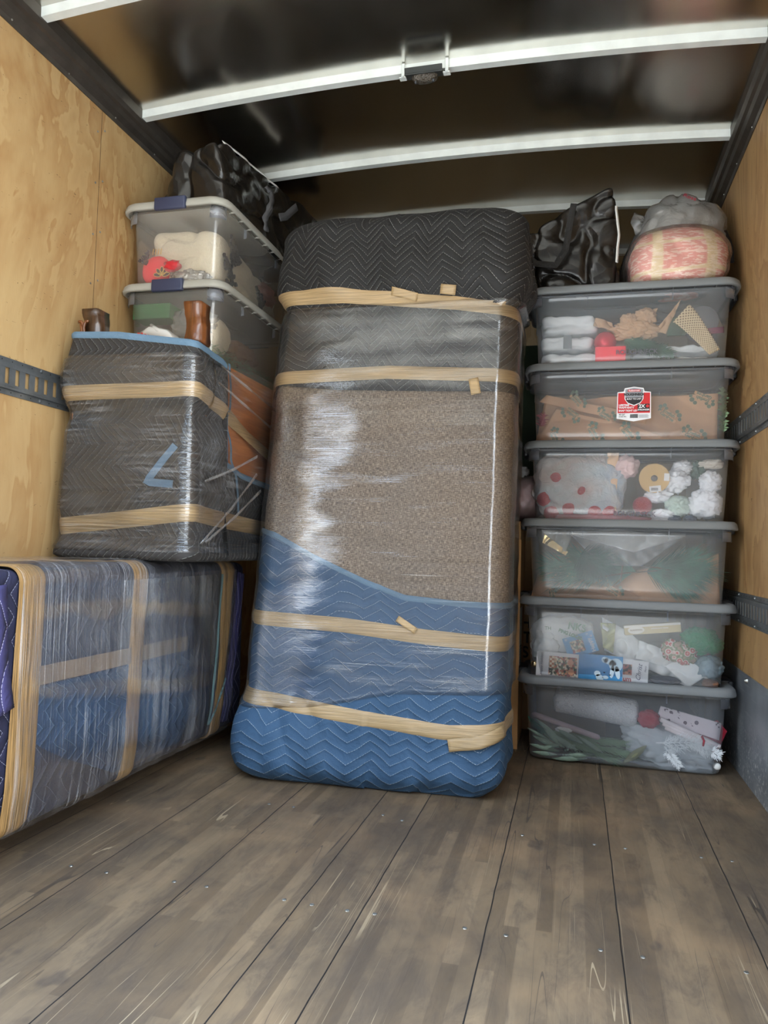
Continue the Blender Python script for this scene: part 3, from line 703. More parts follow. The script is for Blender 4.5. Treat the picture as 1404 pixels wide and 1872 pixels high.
# ============================================================ STORAGE BINS
BH = .3215
def make_bin(name, loc, rz, label, body_mat, lid_mat, latch_mat, cat='storage bin', group=None, n=96):
    t = empty(name, loc, rz, label, cat, group)
    A0, A1, B0, B1, H = .366, .384, .205, .222, .312
    def ring(f, z, r0=.05, out=0., inset=0.):
        a, b = A0+(A1-A0)*f+out-inset, B0+(B1-B0)*f+out-inset
        return [rrect(k/n, a, b, max(r0-inset*.6, .012))[:2]+(z,) for k in range(n)]
    cy = .225
    rings = [ring(0,.010,inset=.13), ring(0,.006,inset=.05), ring(0,.003,inset=.012), ring(0,.006,inset=.004), ring(.02,.014), ring(.1,.03,out=.0), ring(.11,.033,out=-.002), ring(.12,.036)]
    rings += [ring(k/8*.88+.12, .036+(H-.036)*k/8) for k in range(1,8)] + [ring(1., H)]
    rings += [ring(1., H, out=.012), ring(1., H-.012, out=.013)]
    vs = [(x, y+cy, z) for rg in rings for x, y, z in rg]; fs = []
    for k in range(len(rings)-1):
        for q in range(n): fs.append((k*n+q, k*n+(q+1)%n, (k+1)*n+(q+1)%n, (k+1)*n+q))
    fs.append(tuple(range(n)))
    mesh_obj('bin_body', vs, fs, body_mat, t)
    # stepped rim skirt at the four corners
    for sx_ in (-1,1):
        for sy_ in (-1,1):
            vs, fs = [], []; us = [k/n for k in range(n)]; sel = []
            for k in range(n):
                x, y, nx, ny = rrect(k/n, A1+.014, B1+.014, .055)
                if x*sx_ > A1-.032 and y*sy_ > B1-.06: sel.append((x, y))
            sel.sort(key=lambda p: math.atan2(p[1]-sy_*(B1-.06), p[0]-sx_*(A1-.06)) % (2*PI) if sx_*sy_ > 0 or True else 0)
            an = [math.atan2(p[1]-sy_*(B1-.06), p[0]-sx_*(A1-.06)) for p in sel]
            base = math.atan2(sy_, sx_); sel = [p for _, p in sorted(zip([((a-base+PI) % (2*PI))-PI for a in an], sel))]
            for (x, y) in sel: vs += [(x, y+cy, H-.048), (x, y+cy, H+.002)]
            for k in range(len(sel)-1): fs.append((2*k, 2*k+2, 2*k+3, 2*k+1))
            o = mesh_obj('rim_corner', vs, fs, RIM, t); m = o.modifiers.new('s','SOLIDIFY'); m.thickness = .003
    for x in (-.17,.16):
        for sy_ in (-1,1):
            bm = bmesh.new(); bbox(bm, (x-.0015, cy+sy_*(B1+.004)-.006, H-.042), (x+.0015, cy+sy_*(B1+.004)+.006, H), .0); bmo('rib', bm, RIM, t)
    # lid
    def lr(out, z, r0=.07): return [rrect(k/n, A1+out, B1+out, r0)[:2]+(z,) for k in range(n)]
    L = [lr(.026,H-.002), lr(.034,H-.002), lr(.036,H+.004), lr(.031,H+.024), lr(.024,H+.031), lr(.004,H+.031), lr(-.004,H+.028), lr(-.012,H+.012), lr(-.09,H+.010), lr(-.2,H+.010,.02), lr(-.2,H+.006,.02), lr(-.01,H+.006), lr(.02,H+.016), lr(.026,H-.002)]
    vs = [(x, y+cy, z) for rg in L for x, y, z in rg]; fs = []
    for k in range(len(L)-1):
        for q in range(n): fs.append((k*n+q, k*n+(q+1)%n, (k+1)*n+(q+1)%n, (k+1)*n+q))
    fs.append(tuple(9*n+q for q in range(n)))
    lid = mesh_obj('lid', vs, fs, lid_mat, t)
    for k in range(9):
        x = -.32+k*.08
        bm = bmesh.new(); bbox(bm, (x-.001, cy-B1-.03, H-.004), (x+.001, cy-B1-.012, H+.002), 0); bmo('lid_rib', bm, lid_mat, lid)
    for sx_ in (-1,1):
        bm = bmesh.new(); v1 = bbox(bm, (sx_*(A1+.026), cy-.075, H-.014), (sx_*(A1+.046), cy+.075, H+.036), .006, 2)
        bbox(bm, (sx_*(A1+.004), cy-.07, H+.028), (sx_*(A1+.04), cy+.07, H+.037), .003, 2)
        bmo('latch', bm, latch_mat, t, True)
    return t
RX = .197; RY = 3.105
rl = ['bottom clear bin of the right stack, holding bubble wrap, eucalyptus and red napkins',
      'second clear bin from the floor in the right-hand stack, holding greeting cards and white bags',
      'third clear bin from the floor in the right-hand stack, holding dark pine sprays',
      'fourth clear bin up in the right stack, holding a ribbon spool and white bundles',
      'fifth clear bin up in the right stack, with red sticker and kraft paper',
      'topmost clear bin of the right-hand stack, holding mesh ribbon and crumpled brown paper']
bins = []
for k in range(6):
    b = make_bin('storage_bin', (RX+(.0,.0,.002,.006,.004,.006)[k], RY+.03, k*BH+.002), 0., rl[k], BIN, LID, LATCH, group=None)
    bins.append(b)
ll = ['lower clear bin on the left, standing on the upturned chest, holding pine greens', 'upper clear bin on the left, holding a cream tree-print fleece and a red ornament bag']
lbins = [make_bin('storage_bin', (-1.3575+.004*k, 2.975-.012*k, 1.524+k*BH), PI/2, ll[k], BIN_W, LID_W, LATCH_N) for k in range(2)]
for b in lbins: b.scale = (1,.9,1)
# ============================================================ BAGS AND BOXES
def soft(name, bm, mat, label, cat, group=None, parent=None):
    o = bmo(name, bm, mat, parent, True); return tag(o, label, cat, group)
# left black bag on the upper left bin
zb = 1.524+2*BH+.006
bagl = empty('storage_bag', (-1.5,2.6,zb), 0, 'black tarpaulin zip bag with grey webbing straps lying on the upper left bin', 'bag')
cs = [(-.205,.03,.0),(.155,.02,.0),(-.24,1.0,-.02),(.20,1.05,-.04), (-.11,.07,.285),(.10,.02,.305),(-.2,1.0,.36),(.19,1.05,.385)]
bb = bmo('bag_body', hexa(cs, 40, 14., 2., .012, 4., .028), TARP, bagl, True)
ribbon('zip', edge_pts(bb.data, 1, [.05+.06*k for k in range(9)], (.45,0,1), .03), (.8,0,.6), .018, WHITE, bagl, .003)
ribbon('strap', [(.165,.34,.235),(.188,.36,.21),(.196,.33,.14),(.185,.30,.07),(.190,.31,.02)], (1,-.1,.1), .036, WEB, bagl, .003, .004)
ribbon('strap', [(.20,.62,.27),(.205,.54,.21),(.205,.48,.16),(.20,.42,.13)], (1,-.1,.1), .034, WEB, bagl, .003, .001)
# right black bag on the topmost right bin
zt = 5*BH+.002+.346
bagc = empty('storage_bag', (0,3.2,zt), 0, 'black tarpaulin zip bag standing on the topmost right bin, left of the bedding', 'bag')
cs = [(-.17,.0,.0),(.175,.0,.0),(-.17,.36,.0),(.16,.36,.0), (-.27,.0,.265),(.135,.02,.475),(-.26,.36,.27),(.13,.34,.44)]
bb = bmo('bag_body', hexa(cs, 40, 14., 6., .012, 4.4, .03), TARP, bagc, True)
ribbon('zip', edge_pts(bb.data, 2, [.38-.04*k for k in range(7)], (1,-.5,0), .02), (.6,-.8,0), .012, WHITE, bagc, .003)
ribbon('strap', [(-.03,-.024,.37),(-.045,-.036,.28),(-.06,-.038,.17),(-.10,-.034,.105),(-.18,-.028,.12),(-.23,-.02,.16)], (0,-1,.05), .026, WEB_D, bagc, .003, .001)
# bedding in clear bags
def plaidpink():
    g = G('pink_plaid'); v = g.co(); s = g.sep(v)
    bx_ = g.ramp(g.ma('PINGPONG', g.ma('ADD', s[0], g.ma('MULTIPLY', g.no(v,4.,2.), .05)), .12), [(.035,0.),(.055,1.)]) if 0 else None
    fx = g.ma('FRACT', g.ma('ADD', g.ma('DIVIDE', s[0], .19), g.ma('MULTIPLY', g.no(v,3.,2.), .4)))
    fz_ = g.ma('FRACT', g.ma('ADD', g.ma('DIVIDE', s[2], .12), g.ma('MULTIPLY', g.no(v,3.,2.), .5)))
    a = g.ramp(fx, [(.66,0.),(.70,1.),(.88,1.),(.92,0.)]); b = g.ramp(fz_, [(.80,0.),(.84,1.),(.93,1.),(.97,0.)])
    m_ = g.ma('MULTIPLY', g.ma('MAXIMUM', a, b), .8)
    ch = g.n('TexChecker', {'Vector':g.mp(v,(1,.4,2.)),'Scale':75.,'Color1':(0,0,0,1),'Color2':(1,1,1,1)}, out=0)
    c = g.mix(m_, lin(226,158,144), lin(232,220,172)); c = g.mix(g.ma('MULTIPLY', g.ma('GREATER_THAN', g.no(g.mp(v,(30,30,140)), 1., 2.), .54), .6), c, lin(248,232,212))
    return g.out(g.pr(c, .85, nrm=g.bump(g.no(g.mp(v,(60,60,160)),1.,2.), .6, .005)))
def plaidgrey():
    g = G('grey_windowpane'); v = g.mp(g.co(), (1,1,1), (0,-.25,0)); s = g.sep(v)
    l = None
    for ax, p in ((0,.105),(2,.115)):
        f = g.ma('FRACT', g.ma('DIVIDE', g.ma('ADD', s[ax], g.ma('MULTIPLY', g.no(v,4.,1.), .03)), p))
        for q in (.45,.53):
            m_ = g.ma('LESS_THAN', g.ma('ABSOLUTE', g.ma('SUBTRACT', f, q)), .014); l = m_ if l is None else g.ma('MAXIMUM', l, m_)
    return g.out(g.pr(g.mix(l, lin(142,138,134), lin(232,230,226)), .85))
p2_ = soft('pillow', blobm((.395,3.44,zt+.20), (.175,.13,.23), 9., .06, 1.4, 5, .04, 2.6, rot=(0,.40,0)), plaidgrey(), 'grey windowpane-check pillow inside a clear bag behind the pink blanket', 'pillow')
b2_ = soft('plastic_bag', blobm((.395,3.43,zt+.205), (.200,.155,.262), 9., .09, 1.8, 5, .08, 2.6, rot=(0,.40,0)), MILKBAG, 'milky plastic bag round the grey checked pillow, on the topmost right bin', 'bag')
ribbon('bag_flap', [(.255,3.36,zt+.30),(.235,3.34,zt+.34),(.25,3.37,zt+.385)], (.2,-1,.1), .05, MILKBAG, b2_, .001, .006)
text('store_lettering', 'Ross', .03, M('red_print', lin(170,40,60), .6), b2_, (.44,3.26,zt+.395), (PI/2-.5,.45,0))
ribbon('blanket_corner', [(.575,3.34,zt+.27),(.598,3.33,zt+.20),(.60,3.32,zt+.13)], (.3,-1,.1), .05, M('black_check', lin(40,34,30), .9), b2_, .01, .004)
p1_ = soft('blanket', blobm((.39,3.26,zt+.105), (.195,.14,.138), 3., .05, 1.3, 5, .03, 2.7), plaidpink(), 'pink and cream plaid blanket in a clear bag on the topmost right bin', 'blanket')
b1_ = soft('plastic_bag', blobm((.39,3.26,zt+.108), (.208,.15,.148), 3., .05, 1.3, 5, .03, 2.7), CLEARBAG, 'thin clear bag round the pink plaid blanket', 'bag')
# cardboard boxes between the sofa and the bins
b = empty('cardboard_box', (-.345,3.29,0), 0, 'tall narrow brown cardboard box squeezed between the sofa and the clear bins', 'box')
box('carton', (-.115,0,.0), (.115,.32,.98), CARD, b, .006)
bm = bmesh.new(); bbox(bm, (.1155,.03,.30), (.1165,.16,.60), 0); bmo('shipping_label', bm, M('label_white', lin(205,200,190), .6), b)
bm = bmesh.new()
for k in range(9): bbox(bm, (.1166,.05,.33+k*.012), (.1169,.14,.336+k*.012), 0)
bmo('barcode', bm, INK, b)
box('lit_front_face', (-.118,-.006,.0), (.118,-.001,.9), M('cardboard_lit_front', lin(212,160,100), .6, bs=.4, bsc=9), b, .002)  # brighter, warmer sheet paints the light falling on the box front
b = empty('cardboard_box', (-.10,3.66,0), 0, 'pale cardboard box printed with black letters behind the clear bins', 'box')
box('carton', (-.25,0,0), (.25,.4,.98), CARD2, b, .005)
for s_, z in (('H',.505),('IT',.435),('S',.365)): text('printed_letters', s_, .075, INK, b, (-.125,-.002,z), align='CENTER', bold=.0015)
box('tape_strip', (-.2505,-.002,.90), (.25,0,.945), TAPE, b, 0)
box('cardboard_box', (-.33,3.60,.985), (.22,4.02,1.05), CARD2, None, .004)
tag(bpy.data.objects['cardboard_box.002'] if 'cardboard_box.002' in bpy.data.objects else b, 'flat cardboard box lying on the pale lettered box', 'box')
g_ = empty('gift_box', (-.19,3.64,1.052), 0, 'dark green box with a red edge standing behind the bin stack', 'box')
box('panel', (-.09,0,0), (.06,.10,.80), M('dark_green', lin(28,52,24), .5), g_, .003); box('red_edge', (.061,-.006,0), (.085,.10,.80), M('red_edge', lin(178,30,30), .5), g_, .002)
hb = soft('plastic_bag', blobm((-.212,3.40,1.085), (.085,.09,.105), 5., .08, 1.8, 4, .08, 2.3, rot=(0,.2,0)), MILKBAG, 'knotted white plastic bag with pink contents beside the sofa, on the tall cardboard box', 'bag')
soft('cushion', blobm((-.212,3.40,1.085), (.075,.075,.09), 5., .08, 1.8, 4, .05, 2.3, rot=(0,.2,0)), M('pink_fluff', lin(232,190,190), .9, bs=.6, bsc=60, var=.12), 'pink bundle inside the knotted white bag', 'bundle')
soft('knot', blobm((-.235,3.37,1.205), (.032,.026,.026), 8., .3, 2.4, 3, .3, 2.2), MILKBAG, None, None, parent=hb)

# ============================================================ CONTENTS OF THE BINS
def W(k, u, v, d=0.): return Vector((RX-.375+u, 3.152+d, k*BH+.010+v))
def sheet(name, k, q, mat, label=None, cat=None, d=(0,0,0,0), amp=.006, sc=12., n=22, thick=.0006, parent=None, seed=0., group=None, bow=0.):
    """crumpled sheet through four (u,v) corners: lower-left, lower-right, upper-right, upper-left; d = depth behind the bin front"""
    C = [W(k, *q[i], d[i]) for i in range(4)]; nr = (C[1]-C[0]).cross(C[3]-C[0]).normalized()
    def fn(i, j):
        p = C[0]*(1-i)*(1-j)+C[1]*i*(1-j)+C[2]*i*j+C[3]*(1-i)*j
        a = 1-abs(noise.noise(p*sc+Vector((seed,0,seed)))); h = fz(p*sc*.5+Vector((seed,3,1)), 1., 3)
        return p+nr*(amp*(h-1.2*(a**5))+bow*math.sin(PI*j)) - Vector((0,-amp*1.5,0)), (i, j)
    o = grid(name, fn, n, n, mat, parent, thick=thick); return tag(o, label, cat, group)
def flat(name, k, c, wh, ang, mat, label=None, cat=None, d=.004, parent=None, th=.0012):
    p = W(k, c[0], c[1], d) if parent is None else None
    bm = bmesh.new(); bbox(bm, (-wh[0]/2,0,-wh[1]/2), (wh[0]/2,th,wh[1]/2), 0)
    if parent is None: return tag(bmo(name, bm, mat, None, loc=p, rot=(0,ang,0)), label, cat)
    return tag(bmo(name, bm, mat, parent, loc=(c[0],-d,c[1]), rot=(0,ang,0)), label, cat)
def blob(name, k, c, size, mat, label=None, cat=None, seed=0., amp=.15, sc=2.2, crease=.2, d=None, sub=4, kk=2.3, rot=None, parent=None, group=None):
    d = size[1]+.004 if d is None else d
    o = bmo(name, blobm(W(k, c[0], c[1], d), size, seed, amp, sc, sub, crease, kk, rot), mat, parent, True); return tag(o, label, cat, group)
def spray(name, base, dirs, L, nn, rad, mat, label=None, cat=None, parent=None, seed=1, wd=.0010, stem=True, flatd=.35, spread=.9, ln=.08):
    """sprig with many thin needles along its stems"""
    rnd = random.Random(seed); vs, fs = [], []; base = Vector(base)
    for dv in dirs:
        dv = Vector(dv); D = dv.normalized()
        for k in range(nn):
            f = rnd.random(); p = base+dv*f
            a = rnd.uniform(-spread, spread); side = Vector((-D.z,0,D.x)); n_ = (D*math.cos(a)+side*math.sin(a)+Vector((0,rnd.uniform(-flatd,flatd),0))).normalized()
            l = ln*rnd.uniform(.6,1.1); w_ = n_.cross(Vector((rnd.uniform(-.3,.3),1,rnd.uniform(-.3,.3)))).normalized()*wd
            q = p+n_*l*.55+side*.004*rnd.uniform(-1,1); e_ = p+n_*l+Vector((0,0,-.006*rnd.random())); i = len(vs)
            for v_ in (p-w_, p+w_, q+w_, q-w_, e_): vs.append(Vector((v_.x, max(v_.y, 3.149), v_.z)) if parent is None or True else v_)
            fs += [(i,i+1,i+2,i+3), (i+3,i+2,i+4)]
    o = mesh_obj(name, vs, fs, mat, parent, smooth=False); return tag(o, label, cat)
# ---- bin 6 (bottom): k = 0
PINE = M('pine_green', lin(58,112,88), .7, var=.5); PINE_L = M('pine_sage', lin(128,156,118), .7, var=.35); PINE_D = M('pine_dark', lin(30,78,62), .7, var=.4)
LEAF = M('eucalyptus_leaf', lin(138,158,138), .6, var=.25, bs=.3, bsc=40); TWIG = M('twig', lin(92,72,50), .8)
def bubble():
    g = G('bubble_wrap'); v = g.co(); a = g.vo(v, 95.); h = g.ramp(a, [(.1,1.),(.5,0.)])
    nr = g.bump(h, .9, .004); return g.out(g.pr(g.mix(h, lin(222,225,230), lin(250,250,252)), .25, nrm=nr))
def roll(name, k, p, q, r, mat, label, cat, d, seed=0):
    a, b = W(k,*p,d), W(k,*q,d); ax = (b-a); o_ = ax.orthogonal().normalized(); z_ = ax.normalized().cross(o_)
    def fn(i, j):
        rr = r*(1+.04*math.sin(9*i*2*PI*0+seed)+.05*nz(i*6,j*4,seed)); 
        f = j; e_ = 1.
        if j < .06: e_ = math.sqrt(max(0,1-((.06-j)/.06)**2))
        if j > .94: e_ = math.sqrt(max(0,1-((j-.94)/.06)**2))
        return a+ax*f+(o_*math.cos(2*PI*i)+z_*math.sin(2*PI*i))*rr*max(e_,.02), (i, j)
    return tag(grid(name, fn, 40, 40, mat, None), label, cat)
roll('bubble_wrap_roll', 0, (.10,.232), (.44,.190), .055, bubble(), 'roll of bubble wrap lying at the top of the bottom clear bin', 'bubble wrap', .075)
REDC = M('red_cotton', lin(168,28,52), .85, bs=.2, bsc=90)
def holly():
    g = G('holly_print'); v = g.co(); a = g.vo(v, 38.); n = g.no(v, 60., 3.); 
    c = g.mix(g.ma('MULTIPLY', g.ma('LESS_THAN', a, .32), g.ma('GREATER_THAN', n, .47)), lin(232,220,226), lin(88,70,84)); return g.out(g.pr(c, .85))
HOL = holly()
t = empty('napkins', W(0,.60,.16,.03), 0, 'folded red and white holly-print napkins in the bottom clear bin', 'napkins')
def sub(o, t): o.parent = t; o.matrix_parent_inverse = Matrix.Translation(-t.location); return o
sub(blob('red_fold', 0, (.475,.185), (.042,.03,.037), REDC, seed=2, amp=.15), t)
sub(sheet('printed_cloth', 0, ((.50,.185),(.735,.125),(.745,.19),(.52,.238)), HOL, amp=.006, d=(.02,.02,.03,.03), thick=.006), t)
sub(sheet('red_cloth', 0, ((.60,.125),(.73,.075),(.765,.16),(.73,.20)), REDC, amp=.006, d=(.035,.03,.03,.03), thick=.005), t)
for kx in range(3):
    sub(tube('rolled_napkin', [W(0,.515+.01*kx,.192-.016*kx,.012+.004*kx), W(0,.60,.160-.012*kx,.012), W(0,.68,.128-.012*kx,.012), W(0,.735-.01*kx,.105-.010*kx,.014)], .009, M('white_napkin', lin(236,226,228), .8, var=.1), t), t)
sub(tube('napkin_tie', [W(0,.667,.142,.001), W(0,.675,.125,-.001), W(0,.672,.105,.002)], .0045, REDC, t), t)
roll('film_tube', 0, (.015,.172), (.29,.095), .011, M('pinkish_wrap', lin(196,172,176), .35, bs=.5, bsc=60, var=.15), 'slim pinkish wrapped tube across the bottom clear bin', 'tube', .018)
soft('plastic_bag', blobm(W(0,.555,.075,.082), (.185,.06,.078), 4., .18, 2.2, 5, .2, 2.6, rot=(0,.20,0)), M('white_bag', lin(196,204,210), .4, bs=.5, bsc=14), 'white plastic bag with frosted fern sprays on it, lower right of the bottom clear bin', 'bag')
FROST = M('frosted_fern', lin(240,244,246), .6)
def fern(k, base, ang, L, d, seed, label=None):
    rnd = random.Random(seed); vs, fs = [], []
    def stick(p, a, l, w_, lev):
        q = p+Vector((math.cos(a), 0, math.sin(a)))*l; n_ = Vector((-math.sin(a),0,math.cos(a)))*w_; i = len(vs)
        yy = Vector((0,-.002*lev,0))
        vs.extend([p-n_+yy, p+n_+yy, q+n_*.5+yy, q-n_*.5+yy]); fs.append((i,i+1,i+2,i+3))
        if lev < 2:
            for m in range(7 if lev == 0 else 4):
                f = .15+.8*m/7
                for sg in (-1,1): stick(p.lerp(q, f), a+sg*rnd.uniform(.5,.9), l*(.42-.2*f)*(1 if lev == 0 else .9), w_*.8, lev+1)
    stick(W(k,*base,d), ang, L, .0019, 0)
    o = mesh_obj('frosted_fern', vs, fs, FROST, None, smooth=False); m = o.modifiers.new('s','SOLIDIFY'); m.thickness = .001
    return tag(o, label, 'artificial fern')
fern(0,(.50,.10),.1,.17,.004,1,'frosted white fern spray, long one along the middle of the white bag, bottom bin')
fern(0,(.53,.09),-.9,.10,.004,2,'frosted white fern spray, the short one pointing down on the white bag, bottom bin')
fern(0,(.62,.115),-.35,.13,.004,3,'frosted white fern spray, nearest the right end of the bottom bin')
# eucalyptus
t = empty('eucalyptus_spray', W(0,.05,.06,.03), 0, 'eucalyptus spray with long sage leaves and seed buds in the bottom clear bin', 'foliage')
def leaf(a, b, wd, mat, name='leaf', cur=.01):
    a, b = Vector(a), Vector(b); D = b-a; L = D.length; D.normalize(); S = D.cross(Vector((0,1,0))).normalized()
    def fn(i, j):
        w_ = wd*math.sin(PI*min(1,j*.96+.03))**.8; x = (i-.5)*2
        return a+D*L*j+S*(w_*x*.5)+Vector((0,-cur*math.sin(PI*j)+abs(x)*w_*.15,0)), (i, j)
    return sub(grid(name, fn, 4, 12, mat, t, thick=.0008), t)
for (p, q, wd) in (((.06,.13),(.15,.045),.03),((.09,.10),(.20,.04),.024),((.02,.085),(.13,.045),.022),((.01,.05),(.13,.03),.020),((.12,.12),(.22,.07),.022),((.03,.155),(.12,.09),.018),((.02,.02),(.12,.015),.018),((.15,.02),(.27,.03),.02),((.10,.0),(.24,.012),.02),((.20,.10),(.30,.04),.018),((.0,.115),(.09,.07),.014),((.04,.035),(.14,.06),.018)):
    leaf(W(0,*q,.012), W(0,*p,.006), wd, LEAF)
leaf(W(0,.38,.01,.01), W(0,.465,.085,.008), .03, M('olive_leaf', lin(130,132,96), .6, var=.15))
rnd = random.Random(3); bm = bmesh.new()
for k in range(26):
    c = W(0,.165+rnd.uniform(-.03,.045),.035+rnd.uniform(-.03,.03),.006); bmesh.ops.create_icosphere(bm, subdivisions=1, radius=.0045, matrix=Matrix.Translation(c))
sub(bmo('seed_buds', bm, M('bud', lin(150,176,150), .6), t, True), t)
spray('pine_sprig', W(0,.05,.10,.03), [(.34,0,-.06),(.30,.0,-.02),(.28,0,-.085)], 1, 330, .1, PINE_L, 'pale sage pine sprig with long needles beside the eucalyptus, bottom clear bin', 'foliage', seed=4, ln=.075, spread=.35)
spray('pine_sprig', W(0,.0,.16,.02), [(.06,0,-.06)], 1, 60, .1, PINE, 'small green pine tip at the left end of the bottom clear bin', 'foliage', seed=5, ln=.06, spread=.7)
blob('white_ribbon', 0, (.145,.118), (.035,.008,.012), WHITE, 'loop of white ribbon near the bubble wrap, bottom clear bin', 'ribbon', seed=6)
blob('round_white_lid', 0, (.725,.028), (.014,.012,.013), WHITE, 'small round white cap at the lower right of the bottom clear bin', 'cap', seed=7, amp=.02, crease=0)
# ---- bin 5: k = 1
WB = M('white_shopping_bag', lin(242,244,244), .4, bs=.6, bsc=12); GREENP = M('green_print', lin(70,128,86), .6)
o = blob('shopping_bag', 1, (.135,.17), (.13,.05,.085), WB, 'white shopping bag with green lettering at the left of the greeting-card bin', 'bag', seed=11, amp=.12, crease=.12, d=.075, kk=2.8)
x_ = lambda s_, sz, u, v, r_, dd=.010: text('green_lettering', s_, sz, GREENP, o, W(1,u,v,dd), (PI/2,r_,0), sx=.9, bold=.001)
x_('NKS', .042, .19,.215,.16,-.001); x_('PING LOCAL', .019, .165,.185,.32,-.001); text('green_lettering','TH',.02,GREENP,o,W(1,.075,.205,-.001),(PI/2,0,0))
blob('shopping_bag', 1, (.07,.12), (.065,.035,.085), WB, 'crumpled white bag at the far left of the greeting-card bin', 'bag', seed=12, amp=.2, crease=.3, d=.05)
sheet('shopping_bag', 1, ((.30,.12),(.62,.0),(.40,.20),(.29,.255)), WB, 'opened white plastic bag draped across the middle of the greeting-card bin', 'bag', d=(.04,.015,.05,.05), amp=.016, sc=16., n=40, thick=.001)
sheet('shopping_bag', 1, ((.42,.10),(.70,.035),(.60,.12),(.44,.17)), WB, 'white plastic bag trailing to the lower right of the greeting-card bin', 'bag', d=(.03,.012,.04,.05), amp=.014, sc=16., n=40, thick=.001, seed=4)
sheet('shopping_bag', 1, ((.53,.08),(.62,-.0),(.70,.06),(.60,.12)), WB, 'pointed corner of a white bag touching the front of the greeting-card bin', 'bag', d=(.01,.008,.012,.02), amp=.008, sc=16., n=20, thick=.001, seed=9)
sheet('gold_ribbon', 1, ((.295,.135),(.335,.115),(.345,.235),(.285,.235)), M('gold_green_satin', lin(178,176,120), .3, .2, bs=.4, bsc=10, var=.3), 'crumpled green-gold satin ribbon inside the opened white bag', 'ribbon', d=(.02,.02,.03,.03), amp=.014, sc=22., n=30, thick=.001)
t = empty('gold_carton', W(1,.475,.222,.015), 0, 'long cream and gold carton with an oval emblem at the top of the greeting-card bin', 'box'); t.rotation_euler = (0,-.12,0)
box('carton', (-.10,0,-.018), (.115,.045,.02), M('cream_gold', lin(206,186,138), .5), t, .002); box('lid_band', (-.10,-.0006,.011), (.115,0,.02), M('cream', lin(232,226,212), .5), t, 0)
bm = bmesh.new(); cyl(bm, (0,0,0), (0,.0012,0), 1., 1., 30); bm.transform(Matrix.Diagonal((.032,1,.015,1))); bmo('oval_emblem', bm, M('cream', lin(232,226,212), .5), t, loc=(-.055,-.0018,0))
text('carton_lettering', 'EUROPEAN', .009, M('gold_ink', lin(150,120,62), .5), t, (-.055,-.0035,0)); text('carton_lettering', 'PEPPERMINT BARK', .008, M('cream', lin(232,226,212), .5), t, (.035,-.002,.002))
GM = G('green_mesh'); v = GM.co(); GM_ = GM.out(GM.pr(lin(38,150,92), .4, nrm=GM.bump(GM.no(v, 45., 4., .6, 2.), .9, .02)))
blob('mesh_bag', 1, (.665,.185), (.075,.04,.052), GM_, 'bright green crumpled mesh bag at the upper right of the greeting-card bin', 'bag', seed=13, amp=.3, crease=.3, rot=(0,.25,0))
def candy():
    g = G('peppermints'); v = g.co(); a = g.vo(v, 42.); c = g.ramp(a, [(.0,lin(236,220,206)),(.3,lin(200,60,60)),(.45,lin(236,214,200)),(.6,lin(110,130,88)),(.8,lin(190,160,140))])
    return g.out(g.pr(c, .25, nrm=g.bump(g.no(v,60.,4.,.6,1.), .6, .01), **{'Coat Weight':.6}))
blob('candy_bag', 1, (.585,.135), (.072,.03,.045), candy(), 'clear bag of red and white wrapped peppermints, right half of the greeting-card bin', 'candy', seed=14, amp=.15, rot=(0,.3,0))
blob('candy_bag', 1, (.70,.085), (.05,.03,.045), M('cracker_wrap', lin(130,150,160), .3, bs=.8, bsc=50, var=.5), 'shiny blue-grey wrapped packet at the right end of the greeting-card bin', 'packet', seed=15, amp=.2)
blob('brown_packet', 1, (.70,.022), (.032,.02,.018), M('brownpk', lin(140,98,72), .6, var=.2), 'small brown packet in the lower right corner of the greeting-card bin', 'packet', seed=16)
CW_ = M('card_white', lin(226,226,228), .5); CB1 = M('card_blue', lin(70,150,205), .45, var=.12); 
def photo_m(name, cols, sc=60.):
    g = G(name); v = g.co(); a = g.vo(v, sc, out=1); s = g.sep(a); return g.out(g.pr(g.ramp(s[0], [(k/len(cols)+.001, lin(*c)) for k, c in enumerate(cols)], 'CONSTANT'), .45))
PH = photo_m('photo_print', [(214,180,140),(52,60,48),(226,214,190),(150,60,50),(96,110,80),(198,120,90)], 130.)
t = empty('greeting_card', W(1,.115,.058,.003), 0, 'white greeting card with a patterned family photo, lower left of the greeting-card bin', 'card'); t.rotation_euler = (0,.03,0)
flat('card', 1, (0,0), (.168,.10), 0, CW_, d=0, parent=t); flat('photo', 1, (.022,-.004), (.112,.078), 0, PH, d=.001, parent=t)
for (x, z) in ((.052,.014),(.055,-.024)):
    bm = bmesh.new(); cyl(bm, (x,-.0022,z), (x,-.0012,z), .012, .012, 20); bmo('face_print', bm, M('skin_print', lin(216,160,128), .6), t)
chk = G('checker_print'); ck = chk.n('TexChecker', {'Vector':chk.co(),'Scale':110.,'Color1':(*lin(170,96,50),1),'Color2':(*lin(232,214,184),1)})
flat('checked_patch', 1, (-.022,.008), (.02,.045), 0, chk.out(chk.pr(ck, .5)), d=.002, parent=t)
text('handwriting', 'Happy Holidays', .014, M('grey_ink', lin(120,120,135), .6), t, (-.063,-.001,0), (PI/2,-PI/2,0), shear=.3)
t = empty('greeting_card', W(1,.285,.057,.001), 0, 'blue greeting card with pale polar animals, lower middle of the greeting-card bin', 'card'); t.rotation_euler = (0,.03,0)
flat('card', 1, (0,0), (.17,.105), 0, CB1, d=0, parent=t)
BEAR = M('bear_print', lin(206,228,240), .5)
